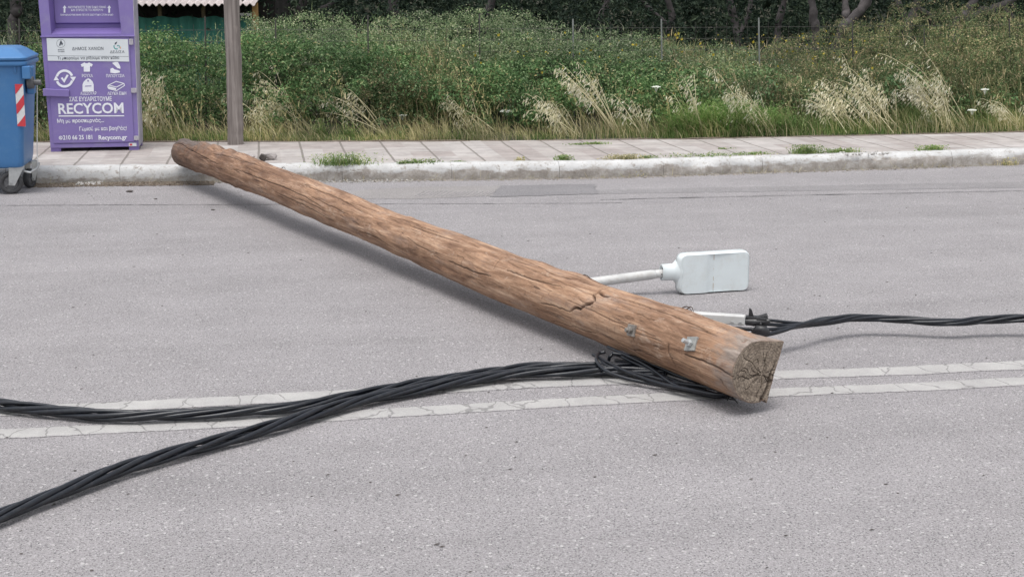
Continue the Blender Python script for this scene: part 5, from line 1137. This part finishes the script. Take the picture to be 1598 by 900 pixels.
for k in range(7): tb.tube(smooth_path([e_+rng.normal(0, .006, 3), e_+ax*.02+rng.normal(0, .012, 3), e_+ax*.035+rng.normal(0, .016, 3)], 6), .003, 5)
tb.tube([P(1122, 612, .036), P(1137, 615, .034)], .024, 12); tb.build('cable_tie', M['clamp'], ro)

# ------------------------------------------------------------------ small things
def rock(mb, c, r, sq=(1, 1, .7), seed=0):
    rr = np.random.default_rng(seed); import itertools
    import bmesh
    bm = bmesh.new(); bmesh.ops.create_icosphere(bm, subdivisions=2, radius=1)
    V = []; dirs = unit(rr.normal(size=(7, 3))); 
    for v in bm.verts:
        p = np.array(v.co); 
        for d in dirs: k = p@d; p = p-d*max(0, k-.62)
        V.append(np.asarray(c)+p*r*np.array(sq))
    F = [tuple(v.index for v in f.verts) for f in bm.faces]; bm.free(); mb.add(V, F)
cc = P(420, 249, .14); m_ = MB(); rock(m_, cc+Z*.035, .075, (1.1, .9, .6), 4); tag(m_.build('concrete_chunk', M['chunk'], origin=cc), 'pale chunk of broken concrete on the pavement beside the dark stone', 'rubble')
cc = P(410, 250, .14)-N*.05; m_ = MB(); rock(m_, cc+Z*.035, .055, (.8, .7, .8), 8); tag(m_.build('dark_stone', M['chunk_dark'], origin=cc), 'dark brown stone leaning on the pale concrete chunk above the pole', 'stone')
cc = P(392, 247, .14); m_ = MB(); rock(m_, cc+Z*.02, .045, (1, .9, .6), 9); tag(m_.build('concrete_chunk', M['chunk'], origin=cc), 'small grey piece of concrete against the pole on the pavement', 'rubble')
for i, (x, y, r_, lb) in enumerate([(243, 311, .014, 'tiny black scrap on the road under the purple bin'), (203, 300, .03, 'thin dark scrap on the road near the gutter'), (332, 328, .016, 'tiny dark stone on the road beside the pole butt')]):
    cc = P(x, y, 0); m_ = MB(); rock(m_, cc+Z*r_*.3, r_, (1.4, .8, .35), 20+i); tag(m_.build('road_scrap', M['chunk_dark'], origin=cc), lb, 'scrap')
m_ = MB(); rr_ = np.random.default_rng(77)
for i in range(170):
    x_, y_ = rr_.uniform(0, 1598), 300+600*rr_.random()**1.6; r_ = rr_.uniform(.002, .006); rock(m_, P(x_, y_, 0)+Z*r_*.3, r_, (1.3, .9, .5), 100+i) if i % 2 else m_.add([P(x_, y_, 0)+[-r_*2, 0, .002], P(x_, y_, 0)+[0, -r_*.6, .003], P(x_, y_, 0)+[r_*2.4, r_, .004], P(x_, y_, 0)+[0, r_*.7, .006]], [(0, 1, 2, 3)])
tag(m_.build('road_grit', M['chunk_dark']), 'tiny dark grit and crumbs strewn over the road', 'grit', kind='stuff')
# dirt, grit and straw lying in the gutter
def gut(px0, px1, n, dmax, rmin, rmax, mat, name, label, seed, z0=0.):
    m_ = MB(); rr = np.random.default_rng(seed); u0, u1 = u_of_px(px0, 13), u_of_px(px1, 13)
    for i in range(n):
        u = rr.uniform(u0, u1); v = float(np.interp(u, us_x, kv_x))-rr.random()**2*dmax-.005; r_ = rr.uniform(rmin, rmax); c_ = W3(u, v, z0+r_*.25)
        a = unit(rr.normal(size=3)); b__ = unit(np.cross(a, rr.normal(size=3))); q = np.cross(a, b__)
        m_.add([c_+a*r_, c_+b__*r_, c_-a*r_*.9, c_-b__*r_*.8, c_+q*r_*.6, c_-q*r_*.5], [(0, 1, 4), (1, 2, 4), (2, 3, 4), (3, 0, 4), (1, 0, 5), (2, 1, 5), (3, 2, 5), (0, 3, 5)])
    return tag(m_.build(name, mat), label, 'gravel', kind='stuff')
gut(50, 1598, 1700, .10, .004, .013, M['pebble'], 'gutter_grit', 'brown grit collected along the foot of the kerb', 1)
gut(50, 330, 3800, .22, .004, .015, M['dirt'], 'gutter_dirt', 'strip of brown dirt in the gutter below the purple bin', 2)
gut(118, 156, 60, .14, .006, .026, M['whitechip'], 'kerb_rubble', 'white crumbs broken off the kerb below the purple bin', 3)
gut(480, 640, 110, .16, .004, .020, M['whitechip'], 'kerb_rubble', 'pale crumbs along the broken kerb right of the pole', 4)
gut(1370, 1450, 60, -.2, .008, .02, M['whitechip'], 'kerb_rubble', 'pale crumbs on the kerb top by the rounded weed', 6, .145)
sm = 900; u = rng.uniform(u_of_px(60, 13), u_of_px(1700, 13), sm); v = np.interp(u, us_x, kv_x)-rng.random(sm)**2*.10-.004
B = T*u[:, None]+N*v[:, None]+Z*.004; dirs = rng.normal(0, 1, (sm, 3))*[1, .4, .5]; dirs[:, 2] = np.abs(dirs[:, 2])*.6
a = unit(dirs); L_ = rng.uniform(.03, .10, sm)[:, None]; s_ = unit(np.cross(a, [0, .3, 1.]))*.002
stuff('gutter_straw', (np.stack([B, B+s_, B+a*L_+s_, B+a*L_], 1).reshape(-1, 3), np.arange(sm*4).reshape(sm, 4)), M['drygrass'], 'bits of straw lying against the kerb face', 'straw')
